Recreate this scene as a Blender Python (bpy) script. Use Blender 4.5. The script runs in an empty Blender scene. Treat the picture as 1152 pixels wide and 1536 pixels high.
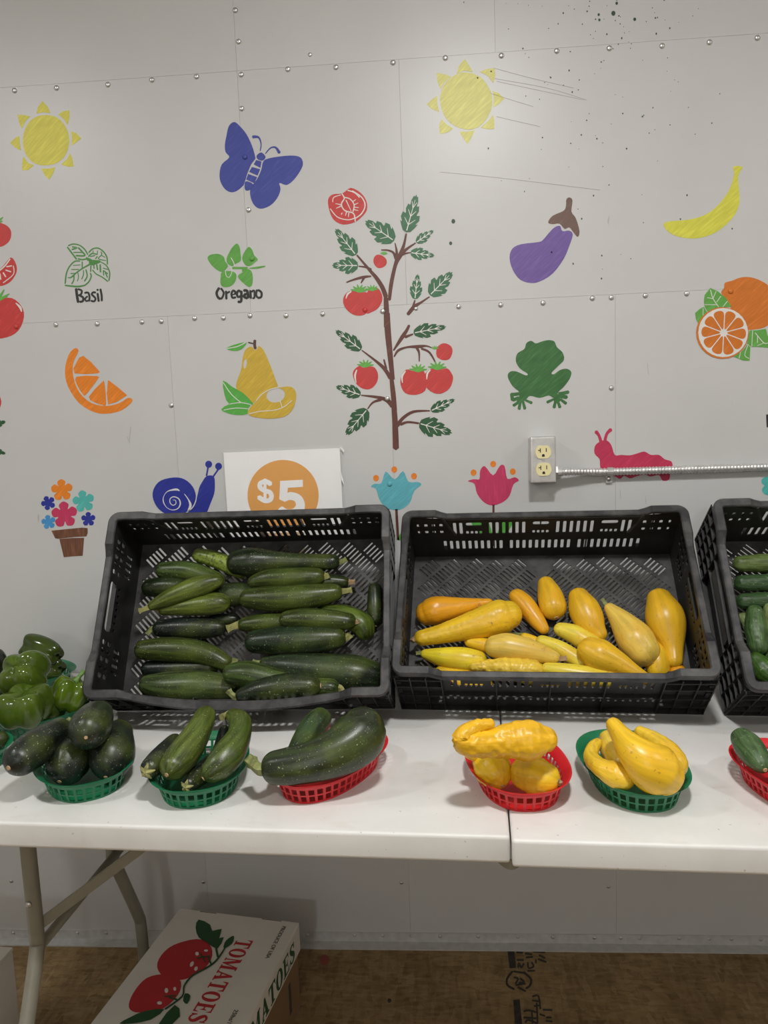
import bpy, bmesh, math, random
from mathutils import Vector, Matrix, noise
from mathutils.geometry import delaunay_2d_cdt

random.seed(7)
scene = bpy.context.scene
C = scene.collection

# ------------------------------------------------------------------ camera
FPX, PITCH, YAW, ROLL = 1141.47, 0.1183, -0.0705, -0.0381   # focal length in pixels of the 1152 px wide frame
EYE = Vector((0.0, -1.7719, 1.3214))
fwd = Vector((math.sin(YAW)*math.cos(PITCH), math.cos(YAW)*math.cos(PITCH), -math.sin(PITCH)))
r0 = fwd.cross(Vector((0, 0, 1))).normalized()
u0 = r0.cross(fwd)
RIGHT = math.cos(ROLL)*r0 + math.sin(ROLL)*u0
UP = -math.sin(ROLL)*r0 + math.cos(ROLL)*u0
cd = bpy.data.cameras.new('camera')
cd.sensor_fit = 'HORIZONTAL'
cd.sensor_width = 36.0
cd.lens = FPX/1152*36.0
cd.clip_start = 0.02
cam = bpy.data.objects.new('camera', cd)
C.objects.link(cam)
mw = Matrix((RIGHT, UP, -fwd)).transposed().to_4x4()
mw.translation = EYE
cam.matrix_world = mw
scene.camera = cam

# ------------------------------------------------------------------ world, exposure
w = bpy.data.worlds.new('world')
scene.world = w
w.use_nodes = True
w.node_tree.nodes['Background'].inputs[0].default_value = (0.75, 0.8, 0.9, 1)
w.node_tree.nodes['Background'].inputs[1].default_value = 0.05
vs = scene.view_settings
vs.view_transform = 'Standard'
vs.look = 'None'
vs.gamma = 1.0
vs.use_curve_mapping = False
vs.exposure = EXPOSURE = 0.24
LAMP_W = 22.0           # the lamp over this stretch of the counter
LAMP_SIDE_W = 11.0      # its neighbours along the ceiling
GLOBE_W = 90.0          # globe lamps deeper in the room, behind the viewer

# ------------------------------------------------------------------ measuring helpers (photo pixel -> place in the room)
def ray(px, py):
    return (RIGHT*((px-576)/FPX) + UP*(-(py-768)/FPX) + fwd)
def onwall(px, py, y=0.0):
    d = ray(px, py); t = (y-EYE.y)/d.y
    return EYE + d*t
def onz(px, py, z):
    d = ray(px, py); t = (z-EYE.z)/d.z
    return EYE + d*t
def onplane(px, py, o, n):
    d = ray(px, py); t = (o-EYE).dot(n)/d.dot(n)
    return EYE + d*t
def pxm(p):                                   # metres for one photo pixel at point p
    return (p-EYE).dot(fwd)/FPX
def W(px, py):
    p = onwall(px, py)
    return (p.x, p.z)

TZ = 0.737      # table top
FZ = 0.018      # floor

# ------------------------------------------------------------------ materials
MATS = {}
def new_mat(name):
    m = bpy.data.materials.new(name)
    m.use_nodes = True
    nt = m.node_tree
    return m, nt, nt.nodes['Principled BSDF']
def N(nt, t, **kw):
    n = nt.nodes.new(t)
    for k, v in kw.items():
        if k in n.inputs: n.inputs[k].default_value = v
        else: setattr(n, k, v)
    return n
def L(nt, a, b): nt.links.new(a, b)
def ramp(nt, fac, stops, interp='LINEAR'):
    r = N(nt, 'ShaderNodeValToRGB')
    r.color_ramp.interpolation = interp
    e = r.color_ramp.elements
    while len(e) < len(stops): e.new(0.5)
    for el, (p, c) in zip(e, stops):
        el.position = p
        el.color = (*c, 1) if len(c) == 3 else c
    L(nt, fac, r.inputs[0])
    return r
def mix(nt, fac, a, b, mode='MIX'):
    m = N(nt, 'ShaderNodeMix', data_type='RGBA', blend_type=mode)
    for s, v in ((m.inputs[0], fac), (m.inputs[6], a), (m.inputs[7], b)):
        if hasattr(v, 'is_linked'): L(nt, v, s)
        elif isinstance(v, (int, float)): s.default_value = v
        else: s.default_value = (*v, 1)
    return m.outputs[2]
def coord(nt, out='Object', scale=(1, 1, 1), rot=(0, 0, 0)):
    tc = N(nt, 'ShaderNodeTexCoord')
    mp = N(nt, 'ShaderNodeMapping')
    mp.inputs['Scale'].default_value = scale
    mp.inputs['Rotation'].default_value = rot
    L(nt, tc.outputs[out], mp.inputs[0])
    return mp.outputs[0]
def tex(nt, vec, scale, detail=3, rough=0.55):
    n = N(nt, 'ShaderNodeTexNoise')
    n.inputs['Scale'].default_value = scale
    n.inputs['Detail'].default_value = detail
    n.inputs['Roughness'].default_value = rough
    if vec is not None: L(nt, vec, n.inputs['Vector'])
    return n.outputs[0]
def bump(nt, b, h, strength=0.2, dist=0.002):
    n = N(nt, 'ShaderNodeBump')
    n.inputs['Strength'].default_value = strength
    n.inputs['Distance'].default_value = dist
    L(nt, h, n.inputs['Height'])
    L(nt, n.outputs[0], b.inputs['Normal'])
def sc(c, k): return tuple(min(1, x*k) for x in c)
def srgb(r, g, b):
    f = lambda v: ((v/255+0.055)/1.055)**2.4 if v > 10 else v/255/12.92
    return (f(r), f(g), f(b))

def plain(name, col, rough=0.5, metal=0.0, var=0.12, scale=30, bmp=0.0, spec=0.5):
    if name in MATS: return MATS[name]
    m, nt, b = new_mat(name)
    v = coord(nt)
    n = tex(nt, v, scale)
    r = ramp(nt, n, [(0.3, sc(col, 1-var)), (0.7, sc(col, 1+var))])
    L(nt, r.outputs[0], b.inputs['Base Color'])
    b.inputs['Roughness'].default_value = rough
    b.inputs['Metallic'].default_value = metal
    b.inputs['Specular IOR Level'].default_value = spec
    if bmp: bump(nt, b, tex(nt, v, scale*4), bmp)
    MATS[name] = m
    return m

def paint_mat(name, col, var=0.16, ang=0.7):
    """brushed wall paint: long strokes of slightly uneven cover"""
    key = 'paint_'+name
    if key in MATS: return MATS[key]
    m, nt, b = new_mat(key)
    v = coord(nt, 'Object', (1, 1, 1), (0, ang, 0))
    mp = N(nt, 'ShaderNodeMapping'); mp.inputs['Scale'].default_value = (14, 1, 130)
    L(nt, v, mp.inputs[0])
    n = tex(nt, mp.outputs[0], 1.6, 4, 0.6)
    r = ramp(nt, n, [(0.3, sc(col, 1-var)), (0.55, col), (0.75, tuple(min(1, x*(1+var)+0.02) for x in col))])
    L(nt, r.outputs[0], b.inputs['Base Color'])
    b.inputs['Roughness'].default_value = 0.42
    b.inputs['Specular IOR Level'].default_value = 0.4
    bump(nt, b, n, 0.25, 0.0006)
    MATS[key] = m
    return m

WALLC = (0.565, 0.566, 0.558)
def wall_mat():
    m, nt, b = new_mat('wall_sheet')
    v = coord(nt)
    n = tex(nt, v, 3.0, 4)
    base = ramp(nt, n, [(0.3, sc(WALLC, 0.97)), (0.7, sc(WALLC, 1.03))]).outputs[0]
    # short vertical scuffs and dirty smears
    v2 = coord(nt, 'Object', (60, 1, 14))
    s = ramp(nt, tex(nt, v2, 1.0, 2), [(0.735, (0, 0, 0)), (0.77, (1, 1, 1))]).outputs[0]
    v3 = coord(nt, 'Object', (1, 1, 1))
    area = ramp(nt, tex(nt, v3, 5.0, 2), [(0.52, (0, 0, 0)), (0.62, (1, 1, 1))]).outputs[0]
    f = N(nt, 'ShaderNodeMath', operation='MULTIPLY'); L(nt, s, f.inputs[0]); L(nt, area, f.inputs[1])
    f2 = N(nt, 'ShaderNodeMath', operation='MULTIPLY'); L(nt, f.outputs[0], f2.inputs[0]); f2.inputs[1].default_value = 0.45
    c = mix(nt, f2.outputs[0], base, (0.2, 0.19, 0.17))
    L(nt, c, b.inputs['Base Color'])
    b.inputs['Roughness'].default_value = 0.36
    b.inputs['Specular IOR Level'].default_value = 0.45
    bump(nt, b, tex(nt, v, 900, 2), 0.08, 0.0004)
    return m

def osb_mat():
    m, nt, b = new_mat('oriented_strand_board')
    def strands(sx, sy, rot):
        v = coord(nt, 'Object', (sx, sy, 1), (0, 0, rot))
        vo = N(nt, 'ShaderNodeTexVoronoi'); vo.inputs['Scale'].default_value = 1.0
        L(nt, v, vo.inputs['Vector'])
        return vo.outputs['Color']
    a = strands(34, 120, 0.2); c2 = strands(36, 110, 1.25); c3 = strands(100, 30, 0.7)
    mixed = mix(nt, 0.5, a, c2)
    mixed = mix(nt, 0.4, mixed, c3)
    g = N(nt, 'ShaderNodeRGBToBW'); L(nt, mixed, g.inputs[0])
    r = ramp(nt, g.outputs[0], [(0.2, (0.20, 0.125, 0.05)), (0.5, (0.31, 0.205, 0.09)), (0.8, (0.40, 0.285, 0.14))])
    n = tex(nt, coord(nt), 4, 4)
    dirt = ramp(nt, n, [(0.35, (0.66, 0.62, 0.58)), (0.65, (1, 1, 1))]).outputs[0]
    L(nt, mix(nt, 1.0, r.outputs[0], dirt, 'MULTIPLY'), b.inputs['Base Color'])
    b.inputs['Roughness'].default_value = 0.7
    bump(nt, b, g.outputs[0], 0.3, 0.0015)
    return m

def table_mat():
    m, nt, b = new_mat('white_moulded_plastic')
    v = coord(nt)
    n = tex(nt, v, 7, 5)
    base = ramp(nt, n, [(0.3, (0.66, 0.65, 0.62)), (0.6, (0.74, 0.735, 0.71))]).outputs[0]
    spots = ramp(nt, tex(nt, v, 120, 2), [(0.73, (0, 0, 0)), (0.77, (1, 1, 1))]).outputs[0]
    f = N(nt, 'ShaderNodeMath', operation='MULTIPLY'); L(nt, spots, f.inputs[0]); f.inputs[1].default_value = 0.45
    c = mix(nt, f.outputs[0], base, (0.2, 0.16, 0.11))
    sm = ramp(nt, tex(nt, coord(nt, 'Object', (6, 16, 1)), 2, 4), [(0.6, (0, 0, 0)), (0.75, (0.25, 0.25, 0.25))]).outputs[0]
    c = mix(nt, sm, c, (0.52, 0.44, 0.34))
    L(nt, c, b.inputs['Base Color'])
    b.inputs['Roughness'].default_value = 0.42
    bump(nt, b, tex(nt, v, 500, 2), 0.15, 0.0005)
    return m

def veg_mat(name, rough, speck, speckcol, streak, blotch=None, bumps=0.0, mottle=None, lo=0.62, hi=1.35, patch=None):
    """skin of a vegetable; the tint comes from the object's own colour"""
    m, nt, b = new_mat(name)
    oi = N(nt, 'ShaderNodeObjectInfo')
    uv = coord(nt, 'UV', (9, 1.2, 1))
    ob = coord(nt)
    st = tex(nt, uv, streak, 4, 0.6)
    k = ramp(nt, st, [(0.38, (lo, lo, lo)), (0.63, (hi, hi, hi))]).outputs[0]
    c = mix(nt, 1.0, oi.outputs['Color'], k, 'MULTIPLY')
    if patch:
        pf = ramp(nt, tex(nt, ob, patch[0], 3), [(0.48, (0, 0, 0)), (0.68, (patch[2],)*3)]).outputs[0]
        c = mix(nt, pf, c, patch[1])
    if mottle:
        mf = ramp(nt, tex(nt, coord(nt, 'UV', (10, 22, 1)), 1.4, 2), [(0.52, (0, 0, 0)), (0.6, (mottle[1],)*3)]).outputs[0]
        c = mix(nt, mf, c, mottle[0])
    if speck:
        sp = ramp(nt, tex(nt, ob, speck, 2), [(0.66, (0, 0, 0)), (0.72, (0.75, 0.75, 0.75))]).outputs[0]
        c = mix(nt, sp, c, speckcol)
    if blotch:
        bl = ramp(nt, tex(nt, ob, blotch[0], 4, 0.65), [(blotch[2], (0, 0, 0)), (blotch[2]+0.05, (0.7, 0.7, 0.7))]).outputs[0]
        c = mix(nt, bl, c, blotch[1])
    L(nt, c, b.inputs['Base Color'])
    b.inputs['Roughness'].default_value = rough
    b.inputs['Specular IOR Level'].default_value = 0.5
    if bumps: bump(nt, b, st, bumps, 0.002)
    return m

def plastic_mat(name, col, dust, rough=0.42):
    m, nt, b = new_mat(name)
    v = coord(nt)
    n = ramp(nt, tex(nt, v, 22, 5, 0.65), [(0.4, (0, 0, 0)), (0.75, (1, 1, 1))]).outputs[0]
    f = N(nt, 'ShaderNodeMath', operation='MULTIPLY'); L(nt, n, f.inputs[0]); f.inputs[1].default_value = dust
    L(nt, mix(nt, f.outputs[0], col, (0.34, 0.33, 0.31)), b.inputs['Base Color'])
    b.inputs['Roughness'].default_value = rough
    bump(nt, b, tex(nt, v, 260, 2), 0.12, 0.0006)
    return m

# ------------------------------------------------------------------ mesh helpers
def link(o, parent=None):
    C.objects.link(o)
    if parent is not None: o.parent = parent
    return o
def tag(o, label=None, cat=None, group=None, kind=None):
    for k, v in (('label', label), ('category', cat), ('group', group), ('kind', kind)):
        if v: o[k] = v
    return o
def mesh_obj(name, verts, faces, m, parent=None, smooth=False, uvs=None, center=True):
    verts = [Vector(v) for v in verts]
    c = Vector((0, 0, 0))
    if center and verts:
        lo = Vector([min(v[i] for v in verts) for i in range(3)]); hi = Vector([max(v[i] for v in verts) for i in range(3)])
        c = (lo+hi)/2
    me = bpy.data.meshes.new(name)
    me.from_pydata([v-c for v in verts], [], faces)
    if uvs:
        ul = me.uv_layers.new(name='UVMap')
        for i, lp in enumerate(me.loops): ul.data[i].uv = uvs[lp.vertex_index]
    if smooth:
        me.polygons.foreach_set('use_smooth', [True]*len(me.polygons))
    me.materials.append(m)
    me.update()
    o = bpy.data.objects.new(name, me)
    link(o, parent)
    o.location = c
    return o
def empty(name, loc, rot=None):
    o = bpy.data.objects.new(name, None)
    C.objects.link(o)
    o.empty_display_size = 0.05
    o.location = loc
    if rot is not None:
        o.rotation_euler = rot
    return o
class MB:
    """collects simple solids into one mesh"""
    def __init__(s): s.v = []; s.f = []
    def add(s, v, f):
        b = len(s.v); s.v += [Vector(x) for x in v]; s.f += [tuple(i+b for i in q) for q in f]
    def box(s, lo, hi, M=None):
        x0, y0, z0 = lo; x1, y1, z1 = hi
        v = [Vector(p) for p in ((x0, y0, z0), (x1, y0, z0), (x1, y1, z0), (x0, y1, z0), (x0, y0, z1), (x1, y0, z1), (x1, y1, z1), (x0, y1, z1))]
        if M is not None: v = [M @ p for p in v]
        s.add(v, [(0, 3, 2, 1), (4, 5, 6, 7), (0, 1, 5, 4), (1, 2, 6, 5), (2, 3, 7, 6), (3, 0, 4, 7)])
    def bar(s, a, b, w_, h_, up=Vector((0, 0, 1))):
        a = Vector(a); b = Vector(b); d = (b-a).normalized()
        sx = d.cross(up).normalized(); sz = sx.cross(d)
        v = []
        for p in (a, b):
            for i, j in ((-1, -1), (1, -1), (1, 1), (-1, 1)): v.append(p+sx*i*w_/2+sz*j*h_/2)
        s.add(v, [(3, 2, 1, 0), (4, 5, 6, 7), (0, 1, 5, 4), (1, 2, 6, 5), (2, 3, 7, 6), (3, 0, 4, 7)])
    def tube(s, pts, rad, seg=12, caps=True):
        pts = [Vector(p) for p in pts]
        rads = rad if isinstance(rad, (list, tuple)) else [rad]*len(pts)
        b = len(s.v); prev = None
        for i, p in enumerate(pts):
            d = (pts[min(i+1, len(pts)-1)]-pts[max(i-1, 0)]).normalized()
            if prev is None:
                a = Vector((0, 0, 1)) if abs(d.z) < 0.9 else Vector((1, 0, 0))
                sx = d.cross(a).normalized()
            else:
                sx = (prev - d*prev.dot(d)).normalized()
            prev = sx; sy = d.cross(sx)
            for k in range(seg):
                t = 2*math.pi*k/seg
                s.v.append(p+(sx*math.cos(t)+sy*math.sin(t))*rads[i])
        for i in range(len(pts)-1):
            for k in range(seg):
                k2 = (k+1) % seg
                s.f.append((b+i*seg+k, b+i*seg+k2, b+(i+1)*seg+k2, b+(i+1)*seg+k))
        if caps:
            s.f.append(tuple(b+k for k in range(seg))[::-1])
            s.f.append(tuple(b+(len(pts)-1)*seg+k for k in range(seg)))
    def disc(s, c, ax, r, h, seg=16, r2=None):
        ax = Vector(ax).normalized()
        s.tube([Vector(c), Vector(c)+ax*h], [r, r if r2 is None else r2], seg)
    def build(s, name, m, parent=None, smooth=False, center=True):
        return mesh_obj(name, s.v, s.f, m, parent, smooth, center=center)
def bevel(o, wd, seg=2, ang=40):
    me = o.data
    bm = bmesh.new(); bm.from_mesh(me)
    ed = [e for e in bm.edges if len(e.link_faces) == 2 and e.calc_face_angle(0) > math.radians(ang)]
    bmesh.ops.bevel(bm, geom=ed, offset=wd, segments=seg, profile=0.6, affect='EDGES')
    bm.to_mesh(me); bm.free()
    return o
def autosmooth(o, ang=40):
    me = o.data
    me.polygons.foreach_set('use_smooth', [True]*len(me.polygons))
    bm = bmesh.new(); bm.from_mesh(me)
    for e in bm.edges:
        e.smooth = not (len(e.link_faces) == 2 and e.calc_face_angle(0) > math.radians(ang))
    bm.to_mesh(me); bm.free()
    return o

def fill2d(outers, holes=()):
    """triangulate 2D loops (union of outers minus holes) -> verts, tris, boundary edges"""
    V = []; E = []; F = []
    for lp in list(outers)+list(holes):
        b = len(V); n = len(lp)
        if sum(lp[i][0]*lp[(i+1) % n][1]-lp[(i+1) % n][0]*lp[i][1] for i in range(n)) < 0: lp = lp[::-1]
        V += [Vector((p[0], p[1])) for p in lp]
        E += [(b+i, b+(i+1) % n) for i in range(n)]
        F.append(list(range(b, b+n)))
    no = len(outers)
    vo, eo, fo, ov, oe, of = delaunay_2d_cdt(V, E, F, 1, 1e-7)
    tris = []
    for f, src in zip(fo, of):
        if not src: continue
        if any(i >= no for i in src): continue
        a, b_, c_ = (vo[i] for i in f[:3])
        if (b_-a).cross(c_-a) < 0: f = list(f)[::-1]
        tris.append(tuple(f))
    cnt = {}
    for t in tris:
        for i in range(len(t)):
            e = (t[i], t[(i+1) % len(t)])
            cnt[e] = cnt.get(e, 0)+1
    bd = [e for e in cnt if (e[1], e[0]) not in cnt]
    return vo, tris, bd
def prism(outers, holes, o, ex, ey, ez, depth, fn=None):
    """solid of the filled 2D shape: front face at o, extruded back along -ez by depth"""
    vo, tris, bd = fill2d(outers, holes)
    n = len(vo)
    fn = fn or (lambda p: o+ex*p[0]+ey*p[1])
    v = [fn(p) for p in vo]
    v += [p-ez*depth for p in v]
    f = [t for t in tris]+[tuple(i+n for i in t[::-1]) for t in tris]
    f += [(e[1], e[0], e[0]+n, e[1]+n) for e in bd]
    return v, f

# 2D curve helpers (work in any 2D unit)
def smooth_loop(pts, n=5, closed=True):
    out = []; m = len(pts)
    rng = range(m) if closed else range(m-1)
    for i in rng:
        if closed: p0, p1, p2, p3 = (pts[(i+k-1) % m] for k in range(4))
        else: p0, p1, p2, p3 = (pts[min(max(i+k-1, 0), m-1)] for k in range(4))
        for k in range(n):
            t = k/n
            out.append(tuple(0.5*((2*p1[j])+(-p0[j]+p2[j])*t+(2*p0[j]-5*p1[j]+4*p2[j]-p3[j])*t*t+(-p0[j]+3*p1[j]-3*p2[j]+p3[j])*t**3) for j in range(len(p1))))
    if not closed: out.append(tuple(pts[-1]))
    return out
def stroke(pts, wd, smooth=True, n=4):
    """outline of a brush stroke along pts; wd a width or a list of widths"""
    ws = wd if isinstance(wd, (list, tuple)) else [wd]*len(pts)
    q = [(*p[:2], w_) for p, w_ in zip(pts, ws)]
    if smooth and len(q) > 2: q = smooth_loop(q, n, False)
    lft = []; rgt = []
    for i, p in enumerate(q):
        a = q[max(i-1, 0)]; b = q[min(i+1, len(q)-1)]
        dx, dy = b[0]-a[0], b[1]-a[1]; l = math.hypot(dx, dy) or 1
        nx, ny = -dy/l, dx/l
        lft.append((p[0]+nx*p[2]/2, p[1]+ny*p[2]/2)); rgt.append((p[0]-nx*p[2]/2, p[1]-ny*p[2]/2))
    def cap(p, a, w_):
        l = math.hypot(p[0]-a[0], p[1]-a[1]) or 1
        return (p[0]+(p[0]-a[0])/l*w_*0.35, p[1]+(p[1]-a[1])/l*w_*0.35)
    return lft+[cap(q[-1], q[-2], q[-1][2])]+rgt[::-1]+[cap(q[0], q[1], q[0][2])]
def ell(cx, cy, rx, ry, n=28, rot=0):
    c, s = math.cos(rot), math.sin(rot)
    return [(cx+rx*math.cos(2*math.pi*k/n)*c-ry*math.sin(2*math.pi*k/n)*s, cy+rx*math.cos(2*math.pi*k/n)*s+ry*math.sin(2*math.pi*k/n)*c) for k in range(n)]

# ================================================================== THE ROOM
X0, X1, Y0, ZC = -2.6, 2.3, -6.0, 2.6
M_WALL = wall_mat()
M_GREYW = plain('plain_wall_paint', (0.70, 0.69, 0.67), 0.6, var=0.03, scale=3)
M_ALU = plain('mill_aluminium', (0.56, 0.56, 0.55), 0.45, 0.25, var=0.1, scale=60)
M_RIVET = plain('rivet_aluminium', (0.62, 0.62, 0.61), 0.3, 0.9, var=0.05)
M_OSB = osb_mat()

def structure(name, lo, hi, m):
    b = MB(); b.box(lo, hi)
    o = b.build(name, m); tag(o, kind='structure')
    return o
wall_back = bpy.data.objects.new('wall_back', None)
b = MB(); b.box((X0, 0.0025, 0.0), (X1, 0.05, ZC))
wall_back = b.build('wall_back', plain('wall_backing', (0.2, 0.2, 0.19), 0.8), center=False)
tag(wall_back, 'grey metal-sheet wall with rivets and painted fruit, flowers and animals', kind='structure')
PANELS = [(X0, -0.415, 2.107, ZC), (-0.415, 0.155, 2.107, ZC), (0.155, X1, 2.107, ZC),
          (X0, -0.415, 1.583, 2.107), (-0.415, -0.055, 1.583, 2.107), (-0.055, X1, 1.583, 2.107),
          (X0, -0.6115, 0.0, 1.583), (-0.6115, -0.0985, 0.0, 1.583), (-0.0985, 0.4095, 0.0, 1.583), (0.4095, X1, 0.0, 1.583)]
for i, (a, c, d, e) in enumerate(PANELS):
    b = MB(); g = 0.0002
    b.box((a+g, 0.0, d+g), (c-g, 0.0035, e-g))
    b.build('wall_panel', M_WALL, wall_back)
floor = structure('floor', (X0, Y0, FZ-0.03), (X1, 0.0, FZ), M_OSB)
floor.location.z  # floor top at FZ
floor['label'] = 'brown oriented strand board floor with a black stamp'
structure('ceiling', (X0, Y0, ZC), (X1, 0.05, ZC+0.05), plain('ceiling_paint', (0.8, 0.8, 0.78), 0.7, var=0.02))
structure('wall_left', (X0-0.05, Y0, FZ), (X0, 0.0, ZC), M_GREYW)
structure('wall_right', (X1, Y0, FZ), (X1+0.05, 0.0, ZC), M_GREYW)
structure('wall_front', (X0-0.05, Y0-0.05, FZ), (X1+0.05, Y0, ZC), M_GREYW)

# aluminium angle along the foot of the wall
b = MB()
b.box((X0, -0.003, FZ), (X1, 0.0, 0.0448)); b.box((X0, -0.03, FZ), (X1, -0.003, FZ+0.003))
trim = b.build('trim_1', M_ALU, center=False)
tag(trim, 'bare aluminium angle strip riveted along the foot of the wall', kind='structure')

# rivets -------------------------------------------------------------
def dome_mesh(name, r, h, m, seg=10):
    v = []; f = []
    prof = [(1.0, 0.0), (0.97, 0.35), (0.8, 0.72), (0.5, 0.94)]
    for rr, hh in prof:
        for k in range(seg):
            t = 2*math.pi*k/seg
            v.append((r*rr*math.cos(t), -h*hh, r*rr*math.sin(t)))
    v.append((0, -h, 0))
    for i in range(len(prof)-1):
        for k in range(seg):
            k2 = (k+1) % seg
            f.append((i*seg+k, i*seg+k2, (i+1)*seg+k2, (i+1)*seg+k))
    for k in range(seg): f.append(((len(prof)-1)*seg+k, (len(prof)-1)*seg+(k+1) % seg, len(v)-1))
    me = bpy.data.meshes.new(name); me.from_pydata(v, [], f)
    me.polygons.foreach_set('use_smooth', [True]*len(f)); me.materials.append(m)
    return me
RIV = dome_mesh('rivet', 0.0062, 0.0042, M_RIVET)
RIVS = dome_mesh('rivet_small', 0.0048, 0.003, M_RIVET)
def rivet(px, py, me=RIV, parent=None, y=0.0, m=None):
    p = onwall(px, py, y)
    o = bpy.data.objects.new('rivet', me); link(o, parent or wall_back)
    o.location = (p.x, y+0.0003, p.z)
    if m:
        o.material_slots[0].link = 'OBJECT'; o.material_slots[0].material = m
    return o
for px, py in [(22,136),(85,132),(162,127),(228,120),(295,115),(362,112),(432,104),(504,101),(589.5,94),(668,87),(752,83.5),(835,76.5),(914,72.5),(993,69),(1064,63.5),(1136,57),
               (84,487),(146,486),(213,483),(242,482),(292,477.5),(335,477),(375,473.5),(429,473.5),(484,471),(574,467),(688,460),(751,457.5),(814.5,454.5),(888.5,447.5),(917,446.5),(968,443.5),(1030,440.5),
               (353,15.5),(358,62.5),(362.5,163),(373,315),(257,608),(917,582),(581,598)]:
    rivet(px, py)
for px, py in [(17,1322),(305,1323),(602,1324),(913,1330),(465,82)]: rivet(px, py, RIVS)
BLUE = srgb(66, 76, 156); GREEN = srgb(98, 164, 74); RED = srgb(198, 62, 60); ORANGE = srgb(206, 116, 40)
rivet(367.5, 235.5, m=paint_mat('butterfly_blue', BLUE)); rivet(378, 388, m=paint_mat('herb_green', GREEN))
rivet(1096, 437, m=paint_mat('orange', ORANGE)); rivet(547.5, 465, m=paint_mat('tomato_red', RED)); rivet(24.5, 490, m=paint_mat('tomato_red', RED))
rivet(584.5, 726, m=paint_mat('tulip_teal', srgb(96, 178, 190))); rivet(624, 463, RIVS)
for x in (35, 149, 217, 287, 356, 449, 545, 630, 731, 795, 841, 937, 1009, 1063, 1135):
    px = 440+x/1.618
    rivet(px, 1402.5+(px-450)*0.0095, RIVS, trim, -0.003)
for px in (20, 80, 116, 159): rivet(px, 1400, RIVS, trim, -0.003)

# stamp and marks on the floor ----------------------------------------
M_INK = plain('black_stamp_ink', (0.035, 0.03, 0.026), 0.8, var=0.4, scale=80)
def floor_shape(name, loops, holes, m, parent=floor, layer=0, label=None):
    P = lambda lp: [(lambda q: (q.x, q.y))(onz(px, py, FZ)) for px, py in lp]
    z = FZ+0.0004+0.0003*layer
    v, f = prism([P(l) for l in loops], [P(h) for h in holes], Vector((0, 0, z)), Vector((1, 0, 0)), Vector((0, 1, 0)), Vector((0, 0, 1)), 0.0004)
    o = mesh_obj(name, v, f, m)
    o.parent = parent; o.matrix_parent_inverse = parent.matrix_world.inverted() if parent.matrix_world else o.matrix_parent_inverse
    if label: o['label'] = label
    return o
bpy.context.view_layer.update()
K = lambda pts, ox, oy, s: [(ox+x/s, oy+y/s) for x, y in pts]
kf = lambda *pts: K(pts, 720, 1400, 8.229)
ring = stroke([(400, 470), (335, 560), (340, 640), (420, 690)], 26), stroke([(540, 480), (625, 560), (620, 640), (570, 680)], 26)
stamp = [kf((340, 222), (425, 222), (445, 425), (365, 432)), kf((410, 825), (490, 815), (520, 1119), (430, 1119))]
stamp += [K(r_, 720, 1400, 8.229) for r_ in ring]
for q in [[(415, 470), (545, 490)], [(420, 545), (470, 560), (440, 620)], [(440, 640), (560, 620)], [(470, 665), (560, 715)], [(500, 560), (545, 600), (480, 610)],
          [(455, 235), (525, 240)], [(460, 330), (535, 330)], [(470, 420), (480, 370), (510, 420), (540, 375)], [(560, 250), (640, 260)], [(570, 300), (650, 290)], [(590, 360), (600, 430), (660, 410), (640, 360)], [(590, 465), (675, 462)],
          [(660, 225), (800, 235)], [(730, 270), (800, 305)], [(720, 320), (815, 355)], [(690, 330), (690, 365)],
          [(650, 780), (720, 775), (745, 930)], [(650, 830), (720, 840)], [(670, 900), (735, 890)], [(540, 965), (600, 950), (690, 975)], [(540, 1040), (690, 1050)], [(560, 1100), (600, 1070), (700, 1110)], [(740, 1000), (800, 1020)], [(780, 945), (890, 948)], [(820, 1040), (880, 1040)], [(815, 1080), (890, 1090)], [(640, 970), (650, 1110)], [(700, 860), (710, 1110)]]:
    stamp.append(K(stroke(q, 22), 720, 1400, 8.229))
floor_shape('stamp_print', stamp, [], M_INK, label='black mill stamp with an oval mark printed across the boards')
floor_shape('red_stain', [ell(486.5, 1440, 7, 8)], [], plain('red_stain', (0.24, 0.05, 0.035), 0.6), label='small round red stain on the board floor')
floor_shape('nail_hole', [ell(584, 1501, 3, 3)], [], M_INK, label='small black hole in the board floor')

# ceiling lamps -------------------------------------------------------
M_LAMPW = plain('white_lamp_housing', (0.8, 0.8, 0.8), 0.4, var=0.02)
def diffuser_mat():
    m, nt, b_ = new_mat('lit_diffuser')
    b_.inputs['Base Color'].default_value = (0.9, 0.9, 0.88, 1)
    b_.inputs['Emission Color'].default_value = (1.0, 0.993, 0.978, 1)
    b_.inputs['Emission Strength'].default_value = 4.0
    return m
M_DIFF = diffuser_mat()
def ceiling_lamp(x, y, power, label, sx=0.18, sy=0.16):
    t = empty('ceiling_lamp', (x, y, ZC))
    tag(t, label, 'lamp', 'lamps along the ceiling')
    b = MB(); b.box((-sx/2-0.02, -sy/2-0.02, -0.035), (sx/2+0.02, sy/2+0.02, 0.0))
    h = bevel(b.build('housing', M_LAMPW, t), 0.006)
    b = MB(); b.box((-sx/2, -sy/2, -0.042), (sx/2, sy/2, -0.034))
    d = b.build('diffuser', M_DIFF, t)
    ld = bpy.data.lights.new('lamp_light', 'AREA')
    ld.shape = 'RECTANGLE'; ld.size = sx; ld.size_y = sy
    ld.energy = power; ld.color = (1.0, 0.993, 0.978)
    lo = bpy.data.objects.new('lamp_light', ld); link(lo, t)
    lo.location = (0, 0, -0.046)
    return t
ceiling_lamp(0.16, -1.42, LAMP_W, 'rectangular ceiling lamp above the middle of the counter')
ceiling_lamp(-1.55, -1.42, LAMP_SIDE_W, 'rectangular ceiling lamp toward the left wall')
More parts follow.
